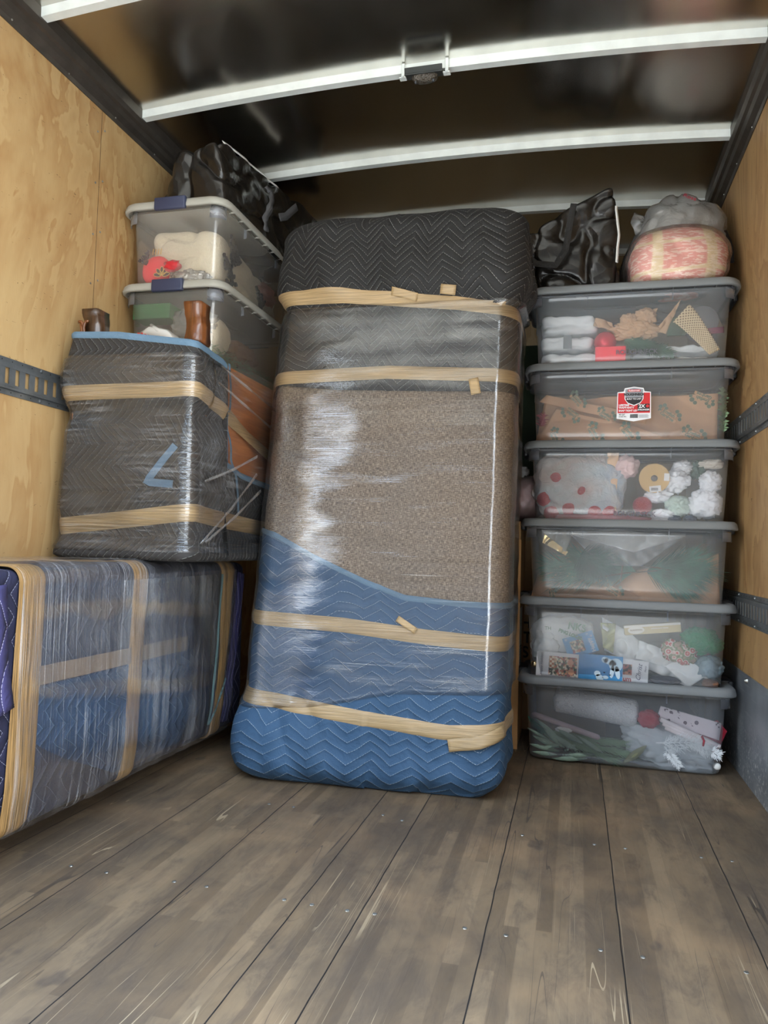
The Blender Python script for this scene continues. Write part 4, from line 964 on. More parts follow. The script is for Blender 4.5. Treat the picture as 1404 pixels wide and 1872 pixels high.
def blobflat(parent, pts, mat, name, y=-.0012):
    bm = bmesh.new()
    for (x, z, rx, rz, an) in pts:
        m4 = Matrix.Translation((x,y,z)) @ Matrix.Rotation(an,4,'Y') @ Matrix.Diagonal((rx,1,rz,1)) @ Matrix.Rotation(PI/2,4,'X'); bmesh.ops.create_cone(bm, cap_ends=True, segments=24, radius1=1., radius2=1., depth=.0008, matrix=m4)
    return bmo(name, bm, mat, parent)
blobflat(t, [(.015,.035,.013,.012,0),(.035,.028,.026,.012,.3),(.058,.018,.026,.026,.5),(.045,-.01,.008,.026,.1),(.066,-.012,.009,.026,-.2),(-.012,-.022,.012,.011,0),(-.002,-.038,.016,.012,.5),(.02,-.035,.012,.007,0)], BEAR, 'polar_bear_print')
blobflat(t, [(.010,.036,.0016,.0022,0),(.017,.036,.0016,.0022,0),(.015,-.016,.004,.002,.2),(.038,-.024,.004,.002,0)], INK, 'dark_print', -.002)
t = empty('greeting_card', W(1,.205,.145,.006), 0, 'tilted blue snowflake card with a small family photo above the other cards', 'card'); t.rotation_euler = (0,-.35,0)
flat('card', 1, (0,0), (.125,.085), 0, CB1, d=0, parent=t); flat('photo', 1, (-.012,-.002), (.052,.05), 0, PH, d=.001, parent=t)
text('white_lettering', 'Happy', .022, CW_, t, (.042,-.0015,-.012), (PI/2,-PI/2-.1,0), bold=.0006)
for (x, z) in ((.038,.03),(.052,.018),(-.05,.03)): text('snowflake', '*', .024, CW_, t, (x,-.0015,z))
t = empty('greeting_card', W(1,.388,.05,.004), 0, 'narrow white card with red lettering and a dark photo, right of the blue card', 'card'); t.rotation_euler = (0,.03,0)
flat('card', 1, (0,0), (.044,.10), 0, CW_, d=0, parent=t); flat('photo', 1, (.0,.008), (.034,.042), 0, photo_m('photo_dark', [(66,40,34),(150,70,60),(30,26,26),(186,130,104)], 90.), d=.001, parent=t)
text('red_lettering', 'um', .026, M('red_ink', lin(150,60,60), .6), t, (.0,-.0015,-.030), bold=.0006)
t = empty('greeting_card', W(1,.435,.052,.007), 0, 'white card with Merry Christmas in script, rightmost of the cards', 'card'); t.rotation_euler = (0,.03,0)
flat('card', 1, (0,0), (.066,.085), 0, CW_, d=0, parent=t)
text('script_lettering', 'Christ', .026, M('ink_violet', lin(70,64,92), .6), t, (-.002,-.0015,-.004), (PI/2,-PI/2+.1,0), shear=.4); text('script_lettering', 'Merry', .010, M('ink_violet', lin(70,64,92), .6), t, (.022,-.0015,.012), (PI/2,-PI/2,0), shear=.3)
blob('dark_scarf', 1, (.53,.022), (.06,.02,.018), M('dark_cloth', lin(60,60,74), .8), 'dark folded cloth on the floor of the greeting-card bin', 'cloth', seed=17)
bm = bmesh.new(); bmesh.ops.create_icosphere(bm, subdivisions=3, radius=.013, matrix=Matrix.Translation(W(1,.022,.055,.012))); tag(bmo('bauble', bm, M('gold_bauble', lin(210,190,150), .15, .9), None, True), 'small gold bauble at the left end of the greeting-card bin', 'ornament')
# ---- bin 4: k = 2
sheet('kraft_paper', 2, ((.0,.0),(.74,.005),(.74,.17),(.02,.10)), KRAFT, 'crumpled brown kraft paper along the floor of the pine bin', 'paper', d=(.03,.03,.09,.10), amp=.018, sc=9., n=50)
sheet('kraft_paper', 2, ((.52,.0),(.735,.01),(.74,.21),(.55,.10)), KRAFT, 'brown kraft paper rising at the right end of the pine bin', 'paper', d=(.06,.04,.07,.10), amp=.02, sc=9., n=40, seed=5)
blk = M('green_black_ink', lin(84,104,82), .7)
def emblem(parent, c, s_, ang, mir=1):
    """garden-shop stamp: clumps of leaves behind a lettered plate"""
    bm = bmesh.new(); rnd = random.Random(int(c[0]*977))
    for (x, z, r_) in ((-.034,.008,.010),(-.026,.018,.010),(-.016,.012,.009),(.016,.022,.010),(.028,.016,.012),(.036,.006,.009),(-.03,-.002,.008)):
        m4 = Matrix.Translation((x*s_,0,z*s_)) @ Matrix.Rotation(PI/2,4,'X'); bmesh.ops.create_cone(bm, cap_ends=True, segments=9, radius1=r_*s_*.62, radius2=r_*s_*.62, depth=.0006, matrix=m4)
    o1 = bmo('leaf_stamp', bm, blk, parent, loc=c, rot=(0,ang,0))
    bm = bmesh.new(); bbox(bm, (-.030*s_,-.0012,-.013*s_), (.030*s_,-.0004,-.003*s_), 0); bbox(bm, (-.020*s_,-.0012,.0), (.022*s_,-.0004,.010*s_), 0)
    bmo('stamp_plate', bm, M('kraft_flat', lin(206,158,116), .75), o1)
    text('stamp_lettering', 'English', .0145*s_, blk, o1, (0,-.0015,.004*s_), bold=.0005*s_); text('stamp_lettering', 'Gardens', .0135*s_, blk, o1, (0,-.0015,-.008*s_), bold=.0005*s_)
    return o1
kp2 = bpy.data.objects['kraft_paper']
emblem(kp2, W(2,.33,.05,.018), 1.1, .55); emblem(kp2, W(2,.09,.02,.004), 1.0, 1.5)
spray('pine_branch', W(2,.42,.13,.05), [(-.34,0,.02),(-.30,0,-.05),(-.26,.02,.06),(-.32,0,-.01)], 1, 420, .1, PINE, 'left spray of dark green long-needled pine in the pine bin', 'foliage', seed=6, ln=.10, spread=.75)
spray('pine_branch', W(2,.20,.19,.03), [(.08,0,-.03),(.05,0,-.05),(.10,0,-.06)], 1, 330, .1, PINE_D, 'denser blue-green pine tuft overlapping the left spray in the pine bin', 'foliage', seed=8, ln=.09, spread=1.3)
spray('pine_branch', W(2,.46,.13,.04), [(.16,0,.05),(.18,0,.01),(.12,0,-.05),(.15,0,-.02)], 1, 420, .1, PINE, 'right spray of dark green long-needled pine fanning out in the pine bin', 'foliage', seed=7, ln=.13, spread=.6)
for (a, b) in (((.27,.10),(.50,.135)),((.36,.085),(.365,.15)),((.44,.15),(.56,.135))):
    tube('twig', [W(2,*a,.03), W(2,(a[0]+b[0])/2,(a[1]+b[1])/2+.004,.028), W(2,*b,.03)], .0025, TWIG, bpy.data.objects['pine_branch'])
sheet('clear_pouch', 2, ((.28,.15),(.44,.15),(.62,.29),(.14,.29)), CLEARBAG, 'clear plastic pouch hanging at the top of the pine bin', 'plastic sheet', d=(.006,.006,.01,.01), amp=.010, sc=14., n=30)
sheet('white_sheet', 2, ((.10,.29),(.41,.205),(.60,.275),(.35,.30)), M('milky_sheet', lin(206,204,198), .35, bs=.3, bsc=8), 'white folded sheet under the lid of the pine bin', 'plastic sheet', d=(.06,.045,.07,.09), amp=.006, sc=9.)
sheet('gold_foil', 2, ((.045,.235),(.14,.185),(.15,.20),(.05,.275)), M('gold_foil', lin(232,206,150), .2, .8, bs=.6, bsc=20), 'strip of gold foil at the upper left of the pine bin', 'foil', d=(.01,.01,.012,.012), amp=.008)
sheet('silver_pouch', 2, ((.05,.24),(.14,.20),(.17,.285),(.04,.29)), MILKBAG, 'milky plastic pouch at the upper left of the pine bin', 'plastic sheet', d=(.02,.02,.02,.02), amp=.01, seed=2)
# ---- bin 3: k = 3
def irid():
    g = G('iridescent_bag'); v = g.co(); n = g.no(v, 4., 3., .6, 1.); f = g.no(v, 26., 4., .6, 2.)
    c = g.ramp(n, [(.3,lin(196,216,232)),(.45,lin(222,226,226)),(.58,lin(228,206,196)),(.7,lin(208,220,206))])
    d_ = g.pr(c, .22, nrm=g.bump(f, .9, .02), **{'Coat Weight':.6}); tr = g.n('BsdfTransparent')
    return g.out(g.n('MixShader', {0:.72,1:tr,2:d_}))
IR = irid(); REDB = M('red_glitter', lin(206,64,70), .3, .4, bs=1., bsc=260); PINKT = M('pink_tissue', lin(232,200,196), .7, bs=.3, bsc=12)
blob('plastic_bag', 3, (.19,.155), (.185,.05,.135), IR, 'large shiny clear bag of baubles filling the left half of the ribbon-spool bin', 'bag', seed=21, amp=.08, crease=.1, d=.062, kk=3.5, sub=5)
for k_, (u, v, r_) in enumerate(((.095,.185,.035),(.05,.10,.036),(.15,.06,.035),(.25,.05,.038),(.31,.045,.034),(.08,.04,.034),(.20,.13,.035))):
    bm = bmesh.new(); bmesh.ops.create_icosphere(bm, subdivisions=3, radius=r_, matrix=Matrix.Translation(W(3,u,v,.045)))
    tag(bmo('bauble', bm, REDB, None, True), ('red glitter bauble highest in the shiny clear bag, ribbon-spool bin','red glitter bauble at the left wall of the ribbon-spool bin, middle height','red glitter bauble low in the shiny bag, second from its left','red glitter bauble low in the middle of the shiny bag','red glitter bauble at the lower right end of the shiny bag','red glitter bauble in the lowest left corner of the shiny bag','red glitter bauble in the centre of the shiny bag')[k_], 'ornament', 'red baubles in the shiny bag')
bm = bmesh.new(); bmesh.ops.create_icosphere(bm, subdivisions=4, radius=.038, matrix=Matrix.Translation(W(3,.44,.075,.042)))
o = tag(bmo('bauble', bm, REDB, None, True), 'red glitter bauble with gold cap below the ribbon spool', 'ornament')
bm = bmesh.new(); cyl(bm, W(3,.462,.108,.038), W(3,.468,.118,.036), .008, .007, 14); bmo('bauble_cap', bm, M('gold_cap', lin(210,170,100), .3, .8), o)
sheet('orange_ribbon', 3, ((.295,.02),(.335,.02),(.345,.29),(.30,.29)), M('peach_ribbon', lin(232,190,150), .4, bs=.4, bsc=20, var=.1), 'peach ribbon strip hanging down the middle of the ribbon-spool bin', 'ribbon', d=(.008,.008,.008,.008), amp=.008, sc=18., n=30, thick=.001)
blob('tissue_bundle', 3, (.375,.235), (.05,.04,.05), PINKT, 'pale pink tissue bundle left of the ribbon spool', 'bundle', seed=23, amp=.2, crease=.3)
t = empty('ribbon_spool', W(3,.482,.185,.012), 0, 'cardboard ribbon spool with a round hole and price labels', 'ribbon spool'); t.rotation_euler = (0,0,-.12)
def washer(r0, r1, y0, y1, n=40):
    vs, fs = [], []
    for (r_, y) in ((r0,y0),(r1,y0),(r1,y1),(r0,y1)):
        for k in range(n): vs.append((r_*math.cos(2*PI*k/n), y, r_*math.sin(2*PI*k/n)))
    for a in range(4):
        for k in range(n): b = (a+1)%4; fs.append((a*n+k, a*n+(k+1)%n, b*n+(k+1)%n, b*n+k))
    return vs, fs
SPC = M('spool_card', lin(204,168,110), .7)
for y0 in (0,.062): v_, f_ = washer(.013,.059,y0,y0+.002); mesh_obj('flange', v_, f_, SPC, t, smooth=False)
v_, f_ = washer(.011,.052,.003,.061); mesh_obj('ribbon_winding', v_, f_, M('dark_ribbon', lin(70,76,96), .5, bs=.5, bsc=200), t)
v_, f_ = washer(.0,.012,.002,.004); mesh_obj('core', v_, f_, M('core_grey', lin(96,96,104), .6), t)
flat('price_label', 3, (.004,-.043), (.044,.024), -.12, CW_, d=.0015, parent=t); flat('price_label', 3, (.047,.004), (.02,.03), .05, CW_, d=.0015, parent=t)
bm = bmesh.new()
for k in range(14): bbox(bm, (-.011+k*.0019,-.0022,-.050), (-.011+k*.0019+(.0009 if k%3 else .0013),-.0016,-.039), 0)
bmo('barcode', bm, INK, t)
TIS = M('white_tissue', lin(240,240,244), .7, bs=.4, bsc=16)
for k_, (u, v, a, b, lab) in enumerate(((.565,.175,.055,.048,'white tissue bundle just right of the ribbon spool'),(.695,.175,.045,.045,'white tissue bundle nearest the right wall of the ribbon-spool bin'),(.595,.235,.042,.03,'greyish tissue bundle at the top behind the others, ribbon-spool bin'),(.70,.245,.048,.02,'cream tissue bundle in the upper right corner of the ribbon-spool bin'),(.675,.085,.065,.065,'large white tissue bundle at the lower right of the ribbon-spool bin'),(.50,.115,.055,.03,'flattened white tissue bundle under the ribbon spool'),(.575,.075,.048,.045,'greenish tissue bundle at the bottom between the white ones'),(.525,.035,.055,.03,'shiny white tissue bundle on the floor of the ribbon-spool bin'),(.655,.225,.03,.04,'dark green bundle behind the white ones, ribbon-spool bin'))):
    mt = TIS if k_ not in (3,6,8) else M('tissue%d' % k_, lin(*{3:(214,204,190),6:(196,212,200),8:(54,88,76)}[k_]), .7, bs=.4, bsc=16)
    blob('tissue_bundle', 3, (u,v), (a,.038,b), mt, lab, 'bundle', seed=30+k_*1.7, amp=.22, crease=.38, sub=4, d=.045 if k_ not in (2,8) else .075)
for u in (.56,.62): blob('dark_candle', 3, (u,.022), (.028,.02,.016), M('slate_item', lin(84,94,112), .5), ('left' if u < .6 else 'right')+' one of two dark slate trinkets on the floor of the ribbon-spool bin', 'trinket', seed=u*9, group='slate trinkets')
blob('pink_cloth', 3, (.27,.018), (.20,.03,.02), M('rose_cloth', lin(206,150,156), .8, var=.2), 'rose-coloured cloth under the baubles, ribbon-spool bin', 'cloth', seed=3, amp=.2)
# ---- bin 2: k = 4
def kpaper(name, k, q, lab, d, amp, seed, ems, n=50):
    o = sheet(name, k, q, KRAFT, lab, 'paper', d=d, amp=amp, sc=5., n=n, seed=seed)
    for (u, v, a, s_) in ems: emblem(o, W(k,u,v,min(d)-.012), s_, a)
    return o
kpaper('kraft_paper', 4, ((.0,.0),(.735,.0),(.735,.225),(.04,.215)), 'large sheet of printed kraft paper lining the stickered bin', (.045,.045,.07,.07), .022, 1., ((.665,.19,-2.75,1.3),(.535,.125,.62,1.3),(.63,.04,.45,1.3)))
kpaper('kraft_paper', 4, ((.0,.0),(.60,.0),(.40,.085),(.09,.165)), 'printed kraft paper folded diagonally across the lower left of the stickered bin', (.016,.02,.035,.03), .014, 3., ((.155,.13,-2.5,1.15),(.09,.03,1.2,1.15),(.245,.045,1.15,1.3),(.38,.045,.95,1.3)))
kpaper('kraft_paper', 4, ((.02,.19),(.45,.09),(.46,.125),(.05,.22)), 'crumpled ridge of kraft paper in the middle of the stickered bin', (.014,.014,.02,.02), .014, 7., ((.175,.185,.9,1.1),(.29,.12,.6,1.1)), 30)
spray('greenery', W(4,.74,.05,.03), [(-.004,0,.17)], 1, 110, .1, PINE_L, 'strip of leafy greenery at the right end of the stickered bin', 'foliage', seed=9, ln=.025, spread=1.6, wd=.003)
spray('berry_sprig', W(4,.03,.08,.02), [(.01,0,.05)], 1, 50, .1, M('berry_red', lin(150,50,66), .6), 'small red berry sprig at the left end of the stickered bin', 'foliage', seed=10, ln=.03, spread=1.6, wd=.002)
# product sticker on the bin front
def sticker(parent):
    SR = M('sticker_red', lin(206,38,44), .45); SW_ = M('sticker_white', lin(236,236,238), .45); SK = M('sticker_black', lin(34,34,38), .45); SG = M('sticker_grey', lin(150,154,160), .35, .3)
    c = Vector((.018,-.0105,.165))
    def poly(name, pts, mat, y, par):
        n = len(pts); vs = [(x, y, z) for x, z in pts]+[(x, y+.0005, z) for x, z in pts]; fs = [tuple(range(n)), tuple(range(2*n-1, n-1, -1))]+[(k, k+n, (k+1)%n+n, (k+1)%n) for k in range(n)]
        return mesh_obj(name, vs, fs, mat, par, smooth=False)
    base = poly('sticker', [(-.066,-.056),(0,-.068),(.066,-.056),(.064,.050),(.040,.053),(.036,.066),(0,.072),(-.036,.066),(-.040,.053),(-.064,.050)], SW_, 0, parent)
    base.location = c; base.rotation_euler = (.055,0,0); base['label'] = 'red and white product sticker'
    poly('red_field', [(-.062,-.034),(.062,-.034),(.061,.047),(-.061,.047)], SR, -.0006, base)
    poly('shield', [(-.037,.064),(0,.070),(.037,.064),(.036,.022),(.024,.004),(0,-.006),(-.024,.004),(-.036,.022)], SW_, -.0012, base)
    poly('shield_field', [(-.034,.061),(0,.067),(.034,.061),(.033,.024),(.022,.007),(0,-.002),(-.022,.007),(-.033,.024)], SG, -.0018, base)
    poly('shield_lower', [(-.033,.028),(.033,.028),(.030,.016),(.022,.007),(0,-.002),(-.022,.007),(-.030,.016)], SK, -.0022, base)
    poly('red_badge', [(-.023,.051),(.023,.051),(.025,.055),(.023,.060),(-.023,.060),(-.025,.055)], SR, -.0024, base)
    poly('black_panel', [(.014,-.028),(.060,-.028),(.060,.002),(.014,.002)], SK, -.0012, base)
    T = lambda s_, sz, x, z, m, al='CENTER', b=.0002: text('sticker_lettering', s_, sz, m, base, (x,-.0032,z), align=al, bold=b, ext=.0002)
    T('Rubbermaid', .0085, 0, .0555, SW_); T('ROUGHNECK', .0125, 0, .040, SK, b=.0006); T('BUILT TO LAST', .0082, 0, .022, SW_)
    T('LIFETIME', .0105, -.058, -.003, SW_, 'LEFT', .0004); T('WARRANTY', .0105, -.058, -.013, SW_, 'LEFT', .0004); T('SNAP TIGHT LID', .0095, -.058, -.025, SW_, 'LEFT', .0004)
    T('2X', .019, .030, -.008, SW_, b=.0006); T('STRONGER', .0088, .037, -.022, SW_, b=.0003); T('95 QT', .0085, -.057, -.041, SK, 'LEFT'); T('24 GAL / 90 L', .005, -.057, -.049, SK, 'LEFT')
    bm = bmesh.new()
    for k in range(16): bbox(bm, (-.014+k*.0019,-.002,-.054), (-.014+k*.0019+(.0008 if k%3 else .0013),-.0008,-.039), 0)
    bmo('barcode', bm, SK, base)
    bm = bmesh.new(); m4 = Matrix.Translation((.052,-.0016,-.007)) @ Matrix.Rotation(PI/2,4,'X'); bmesh.ops.create_cone(bm, cap_ends=True, segments=20, radius1=.006, radius2=.006, depth=.0006, matrix=m4); bmo('round_badge', bm, SR, base)
    bm = bmesh.new()
    for k in range(4): bbox(bm, (.020,-.0012,-.053+k*.0035), (.058-.004*(k%2),-.0008,-.0515+k*.0035), 0)
    bmo('small_print', bm, SG, base)
sticker(bins[4])
EMB = M('embossed_letters', lin(112,108,116), .4)
for k_, v_ in ((5,.062),(3,.045)): text('embossed_lettering', 'ROUGHNECK', .026, EMB, bins[k_], (.025,.006,v_), (PI/2+.055,0,0), ext=.0006, bold=.0004)
# ---- bin 1 (topmost): k = 5
FG = M('grey_white_cloth', lin(236,238,238), .6, var=.06, bs=.2, bsc=20)
for k_, (v0, v1) in enumerate(((.015,.075),(.085,.145),(.155,.235))):
    bm = hexa([tuple(W(5,u,v,d)) for v in (v0,v1) for d in (.03,.30) for u in (.02+.0*k_, (.275,.245,.26)[k_])], 12, 7., k_*3., .010, 9., .02)
    tag(bmo('folded_linen', bm, FG, None, True), ('bottom','middle','top')[k_]+' one of the pale folded linens stacked at the left of the topmost right bin', 'linen')
bm = bmesh.new(); bbox(bm, tuple(W(5,.115,.087,.022)), tuple(W(5,.150,.145,.026)), .001); tag(bmo('grey_band', bm, M('grey_band', lin(140,144,146), .5), None), 'grey band round the middle folded linen', 'band')
for k_, (v0, v1) in enumerate(((.015,.05),(.06,.10))):
    bm = hexa([tuple(W(5,u,v,d)) for v in (v0,v1) for d in (.06,.30) for u in (.40,.74)], 12, 7., k_*3.+8, .010, 9., .02)
    tag(bmo('folded_linen', bm, FG, None, True), ('lower','upper')[k_]+' folded pale linen at the right of the topmost right bin', 'linen')
BP = M('brown_paper', lin(196,158,122), .8, bs=.3, bsc=20)
t = empty('brown_paper', W(5,.42,.17,.02), 0, 'crumpled brown packing paper with peaked corners in the topmost right bin', 'paper')
sub(blob('crumpled_body', 5, (.405,.155), (.095,.04,.042), BP, seed=41, amp=.22, crease=.35, sub=5), t)
sub(blob('crumpled_lobe', 5, (.375,.195), (.035,.025,.032), BP, seed=42, amp=.25, crease=.4), t)
sub(blob('crumpled_lobe', 5, (.44,.21), (.045,.025,.035), BP, seed=43, amp=.25, crease=.4), t)
sub(sheet('paper_flap', 5, ((.235,.18),(.33,.155),(.31,.195),(.245,.215)), BP, d=(.01,.02,.02,.01), amp=.012, sc=26., n=20, thick=.001), t)
sub(sheet('paper_flap', 5, ((.48,.15),(.52,.135),(.555,.215),(.58,.275)), BP, d=(.01,.02,.012,.005), amp=.008, sc=26., n=20, thick=.001), t)
sub(sheet('paper_flap', 5, ((.415,.19),(.47,.185),(.49,.245),(.43,.25)), BP, d=(.01,.02,.02,.02), amp=.012, sc=26., n=20, thick=.001), t)
bm = bmesh.new(); bmesh.ops.create_icosphere(bm, subdivisions=4, radius=.046, matrix=Matrix.Translation(W(5,.285,.115,.055))); o = tag(bmo('bauble', bm, M('red_gloss', lin(200,20,44), .15, .3), None, True), 'glossy red bauble above the red card in the topmost right bin', 'ornament')
tag(box('gift_card_box', tuple(W(5,.245,.008,.006)), tuple(W(5,.365,.085,.03)), M('coral_red', lin(236,60,72), .5), None, .001), 'flat coral-red box leaning on the front of the topmost right bin', 'box')
spray('garland', W(5,.36,.115,.03), [(.10,0,-.03),(.18,0,-.06),(.14,0,-.05)], 1, 320, .1, M('garland_green', lin(40,82,52), .7, var=.3), 'dark green garland sprig trailing right of the red box, topmost bin', 'foliage', seed=12, ln=.04, spread=1.2, wd=.0022)
def mesh_m(name, c, c2, sc=230.):
    g = G(name); uv = g.n('UVMap', uv_map='UVMap'); s = g.sep(g.mp(uv, (1,1,1), (0,0,PI/4)))
    a = g.ma('ABSOLUTE', g.ma('SUBTRACT', g.ma('FRACT', g.ma('MULTIPLY', s[0], sc)), .5)); b = g.ma('ABSOLUTE', g.ma('SUBTRACT', g.ma('FRACT', g.ma('MULTIPLY', s[1], sc)), .5))
    m_ = g.ma('GREATER_THAN', g.ma('MAXIMUM', a, b), .30); return g.out(g.pr(g.mix(m_, c2, c), .6, nrm=g.bump(m_, .4, .002)))
MR = mesh_m('burlap_mesh', lin(216,192,152), lin(120,100,76), 5.)
t = empty('ribbon_roll', W(5,.66,.185,.06), 0, 'roll of tan open-mesh ribbon with its loose end hanging, right end of the topmost bin', 'ribbon roll')
def rollfn(i, j): return W(5,.665,.19,.055)+Vector((.068*math.cos(2*PI*i)*1.0, -.03+.055*j+.004*math.sin(8*PI*i), .050*math.sin(2*PI*i))), (i*6, j*1)
sub(grid('mesh_winding', lambda i, j: (W(5,.675,.195,.01)+Vector((-.070+.14*i, .05+.058*(1-math.cos(2*PI*(j*.55+.1))), .04*math.sin(2*PI*(j*.55-.15)))), (i*7, j*7)), 30, 24, MR, t, thick=.001), t)
sub(grid('hanging_end', lambda i, j: (W(5,.575+.105*j**.8*1.2+(.055-.02*j)*(i-.5)*1.1, .20-.165*j+.05*(i-.5)*(1-j)+.02*i, .006+.006*math.sin(4*j)), (i*1.6, j*5)), 8, 30, MR, t, thick=.0012), t)
bm = bmesh.new(); cyl(bm, W(5,.665,.19,.06), W(5,.665,.19,.15), .062, .062, 32); sub(bmo('spool_flange', bm, M('spool_dark', lin(120,120,124), .5), t, True), t)
sheet('green_ribbon', 5, ((.525,.125),(.60,.13),(.61,.20),(.54,.205)), mesh_m('green_mesh_ribbon', lin(52,84,58), lin(28,54,38), 22.), 'dark green woven ribbon beside the tan mesh ribbon roll', 'ribbon', d=(.02,.02,.025,.025), amp=.008, sc=12., thick=.001)
sheet('wine_ribbon', 5, ((.655,.125),(.74,.13),(.74,.155),(.65,.15)), M('wine_red', lin(120,30,62), .5), 'wine-red ribbon under the tan mesh ribbon roll', 'ribbon', d=(.02,.02,.025,.025), amp=.004)
# ---- left upper bin contents (world coordinates)
z1 = 1.524+BH+.012; z0_ = 1.524+.012
def fleece():
    g = G('cream_fleece'); v = g.co(); n = g.no(v, 90., 4., .7); c = g.mix(g.no(v, 9., 3.), lin(206,190,158), lin(236,224,196))
    return g.out(g.pr(c, .95, nrm=g.bump(g.ma('ADD', n, g.no(v, 12., 2.)), .8, .012), **{'Sheen Weight':.3}))
FL_ = fleece()
fb = bmo('fleece_blanket', hexa([(-1.70,2.625,z1+.0),(-1.392,2.625,z1+.0),(-1.74,3.30,z1),(-1.39,3.32,z1+.0),(-1.735,2.66,z1+.285),(-1.41,2.65,z1+.27),(-1.72,3.30,z1+.20),(-1.395,3.30,z1+.18)], 34, 7., 4., .006, 5., .02), FL_, None, True)
tag(fb, 'cream fleece blanket printed with dark fir trees in the upper left bin', 'blanket')
def fir(x, y, z, s_, face, ang=0.):
    """dark fir print lying just on the blanket; face 'front' or 'side'"""
    rnd = random.Random(int(s_*1e4)); bm = bmesh.new(); rows = 9
    for r_ in range(rows):
        wd = .1+.9*r_/rows
        for q in range(int(3+wd*9)):
            a = (rnd.uniform(-1,1)*wd*.5*s_, (.5-r_/rows)*s_*1.15+rnd.uniform(-.03,.03)*s_)
            m4 = Matrix.Translation((a[0],0,a[1])) @ Matrix.Rotation(rnd.uniform(-.9,.9),4,'Y') @ Matrix.Diagonal((.075*s_,.008,.13*s_,1)); bmesh.ops.create_cube(bm, size=1., matrix=m4)
    o = bmo('fir_print', bm, M('fir_print', lin(44,42,50), .9), fb, loc=(x,y,z)); o.rotation_euler = (0, ang, 0) if face == 'front' else (0, 0, PI/2); 
    if face == 'side': o.rotation_euler = Euler((ang,0,0)).to_matrix().to_euler(); o.rotation_euler = (0,ang,PI/2)
    return o
fir(-1.384,2.76,z1+.190,.105,'side',-.5); fir(-1.384,2.72,z1+.085,.125,'side',-.6); fir(-1.384,3.03,z1+.09,.09,'side',-.9); fir(-1.70,2.612,z1+.13,.05,'front',.4)
t = empty('gift_bag', (-1.66,2.60,z1+.06), 0, 'red ornament-shaped bag with gold petal flower in the upper left bin', 'gift bag')
bmo('red_pouch', blobm((.0,.035,.02), (.062,.028,.062), 2., .03, 1.5, 4, .0, 2.2), M('bright_red', lin(226,34,48), .5), t, True)
GOLD = M('gold_thread', lin(222,176,90), .4, .3)
for k_ in range(5):
    an = PI*(.05+.225*k_); c = Vector((.045,.0,-.012))
    pts = []
    for q in range(13):
        f = q/12*2*PI; lx = .019+.017*math.cos(f); lz = .0075*math.sin(f); pts.append(c+Vector((lx*math.cos(an)-lz*math.sin(an), -.002-.004*0, lx*math.sin(an)+lz*math.cos(an))))
    tube('gold_petal', pts, .0013, GOLD, t, 6)
    vs = pts[:-1]; mesh_obj('dark_petal', vs, [tuple(range(len(vs)))], M('petal_dark', lin(54,30,30), .7), t, smooth=False)
for k_ in range(4): tube('gold_tassel', [(.0+.012*k_,-.0,.075),(.004+.012*k_,-.002,.098)], .0016, GOLD, t, 6)
tag(bmo('plaid_bow', blobm((-1.572,2.602,z1+.085), (.038,.018,.026), 5., .2, 2.2, 3, .3, 2.2), M('plaid_red', lin(178,34,40), .7, var=.5), None, True), 'red plaid bow beside the red ornament bag, upper left bin', 'bow')
tag(bmo('silver_tinsel', blobm((-1.50,2.62,z1+.035), (.085,.03,.035), 6., .3, 2.6, 4, .3, 2.2), M('silver_foil', lin(190,186,178), .25, .6, bs=1., bsc=80), None, True), 'crumpled silver foil under the fleece, upper left bin', 'foil')
tag(bmo('red_check_cloth', blobm((-1.40,3.12,z1+.13), (.03,.09,.05), 7., .2, 2.2, 4, .2, 2.2), M('dusty_red_check', lin(150,90,80), .9, var=.3), None, True), 'dusty red checked cloth behind the fleece, upper left bin', 'cloth')
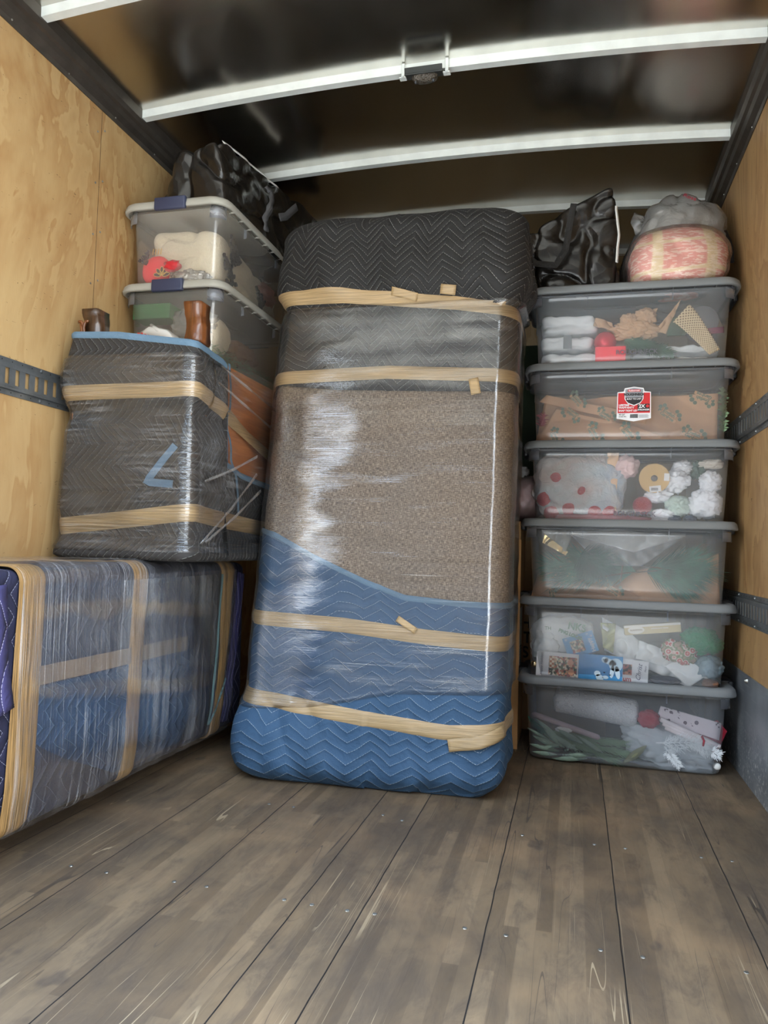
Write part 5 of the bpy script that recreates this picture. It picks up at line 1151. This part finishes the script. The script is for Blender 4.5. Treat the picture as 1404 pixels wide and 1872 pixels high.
# ---- left lower bin contents
tag(box('green_folder', (-1.745,2.61,z0_+.20), (-1.58,2.70,z0_+.262), M('folder_green', lin(44,110,60), .6), None, .003, ), 'green box tucked under the lid of the lower left bin', 'box')
t = empty('white_cloth', (-1.63,2.60,z0_+.13), 0, 'rolled white cloth with red stitching in the lower left bin', 'cloth')
tube('cloth_roll', [(-.09,.02,.0),(-.03,.012,.018),(.04,.012,.0),(.085,.02,-.02)], [.014,.022,.024,.014], WHITE, t)
tube('cloth_tail', [(-.03,.01,.045),(.01,.0,.015),(.05,.004,-.012)], [.006,.012,.006], WHITE, t)
for k_ in range(4): bm = bmesh.new(); bbox(bm, (-.082+k_*.016,-.003,.0), (-.072+k_*.016,.0,.012), 0); bmo('red_stitch', bm, M('red_stitch', lin(200,70,60), .7), t)
for k_, (x, y, dx, dy, L_) in enumerate(((-1.72,2.605,.32,.0,0),(-1.40,2.60,.0,.75,1))):
    vs, fs = [], []; rnd = random.Random(50+k_)
    for q in range(700):
        f = rnd.random(); p = Vector((x+dx*f, y+dy*f, z0_+.005+rnd.random()*.085)); a = rnd.uniform(-.5,.7)
        D = Vector((math.cos(a)*(1 if dx else rnd.uniform(-.1,.1)), (math.cos(a) if dy else rnd.uniform(-.1,.2)), math.sin(a))).normalized()*.06*rnd.uniform(.6,1.2); w_ = Vector((0,0,.0012)); i = len(vs)
        D = D if rnd.random() < .5 else Vector((-D.x, -D.y if dy else D.y, D.z))
        e_ = p+D; e_.x = min(max(e_.x,-1.745),-1.385); e_.y = max(e_.y, 2.602)
        vs += [p-w_, p+w_, e_]; fs.append((i,i+1,i+2))
    tag(mesh_obj('pine_greens', vs, fs, PINE_L, None, smooth=False), ('pale green pine strands at the near end of the lower left bin','dim green pine strands along the long side of the lower left bin')[k_], 'foliage')
tag(bmo('clear_wrap', blobm((-1.50,2.66,z0_+.19), (.10,.05,.06), 8., .2, 2.2, 4, .3, 2.2), MILKBAG, None, True), 'crinkled clear wrap at the near end of the lower left bin', 'plastic wrap')
tag(bmo('brown_paper', blobm((-1.44,2.98,z0_+.14), (.05,.14,.05), 9., .2, 2.2, 4, .35, 2.2), M('dull_brown', lin(146,108,80), .8), None, True), 'crumpled brown paper in the lower left bin', 'paper')
tag(bmo('cream_cloth', blobm((-1.44,2.74,z0_+.16), (.045,.09,.07), 9.5, .15, 2.2, 4, .1, 2.2), FL_, None, True), 'cream cloth bundle in the lower left bin', 'cloth')
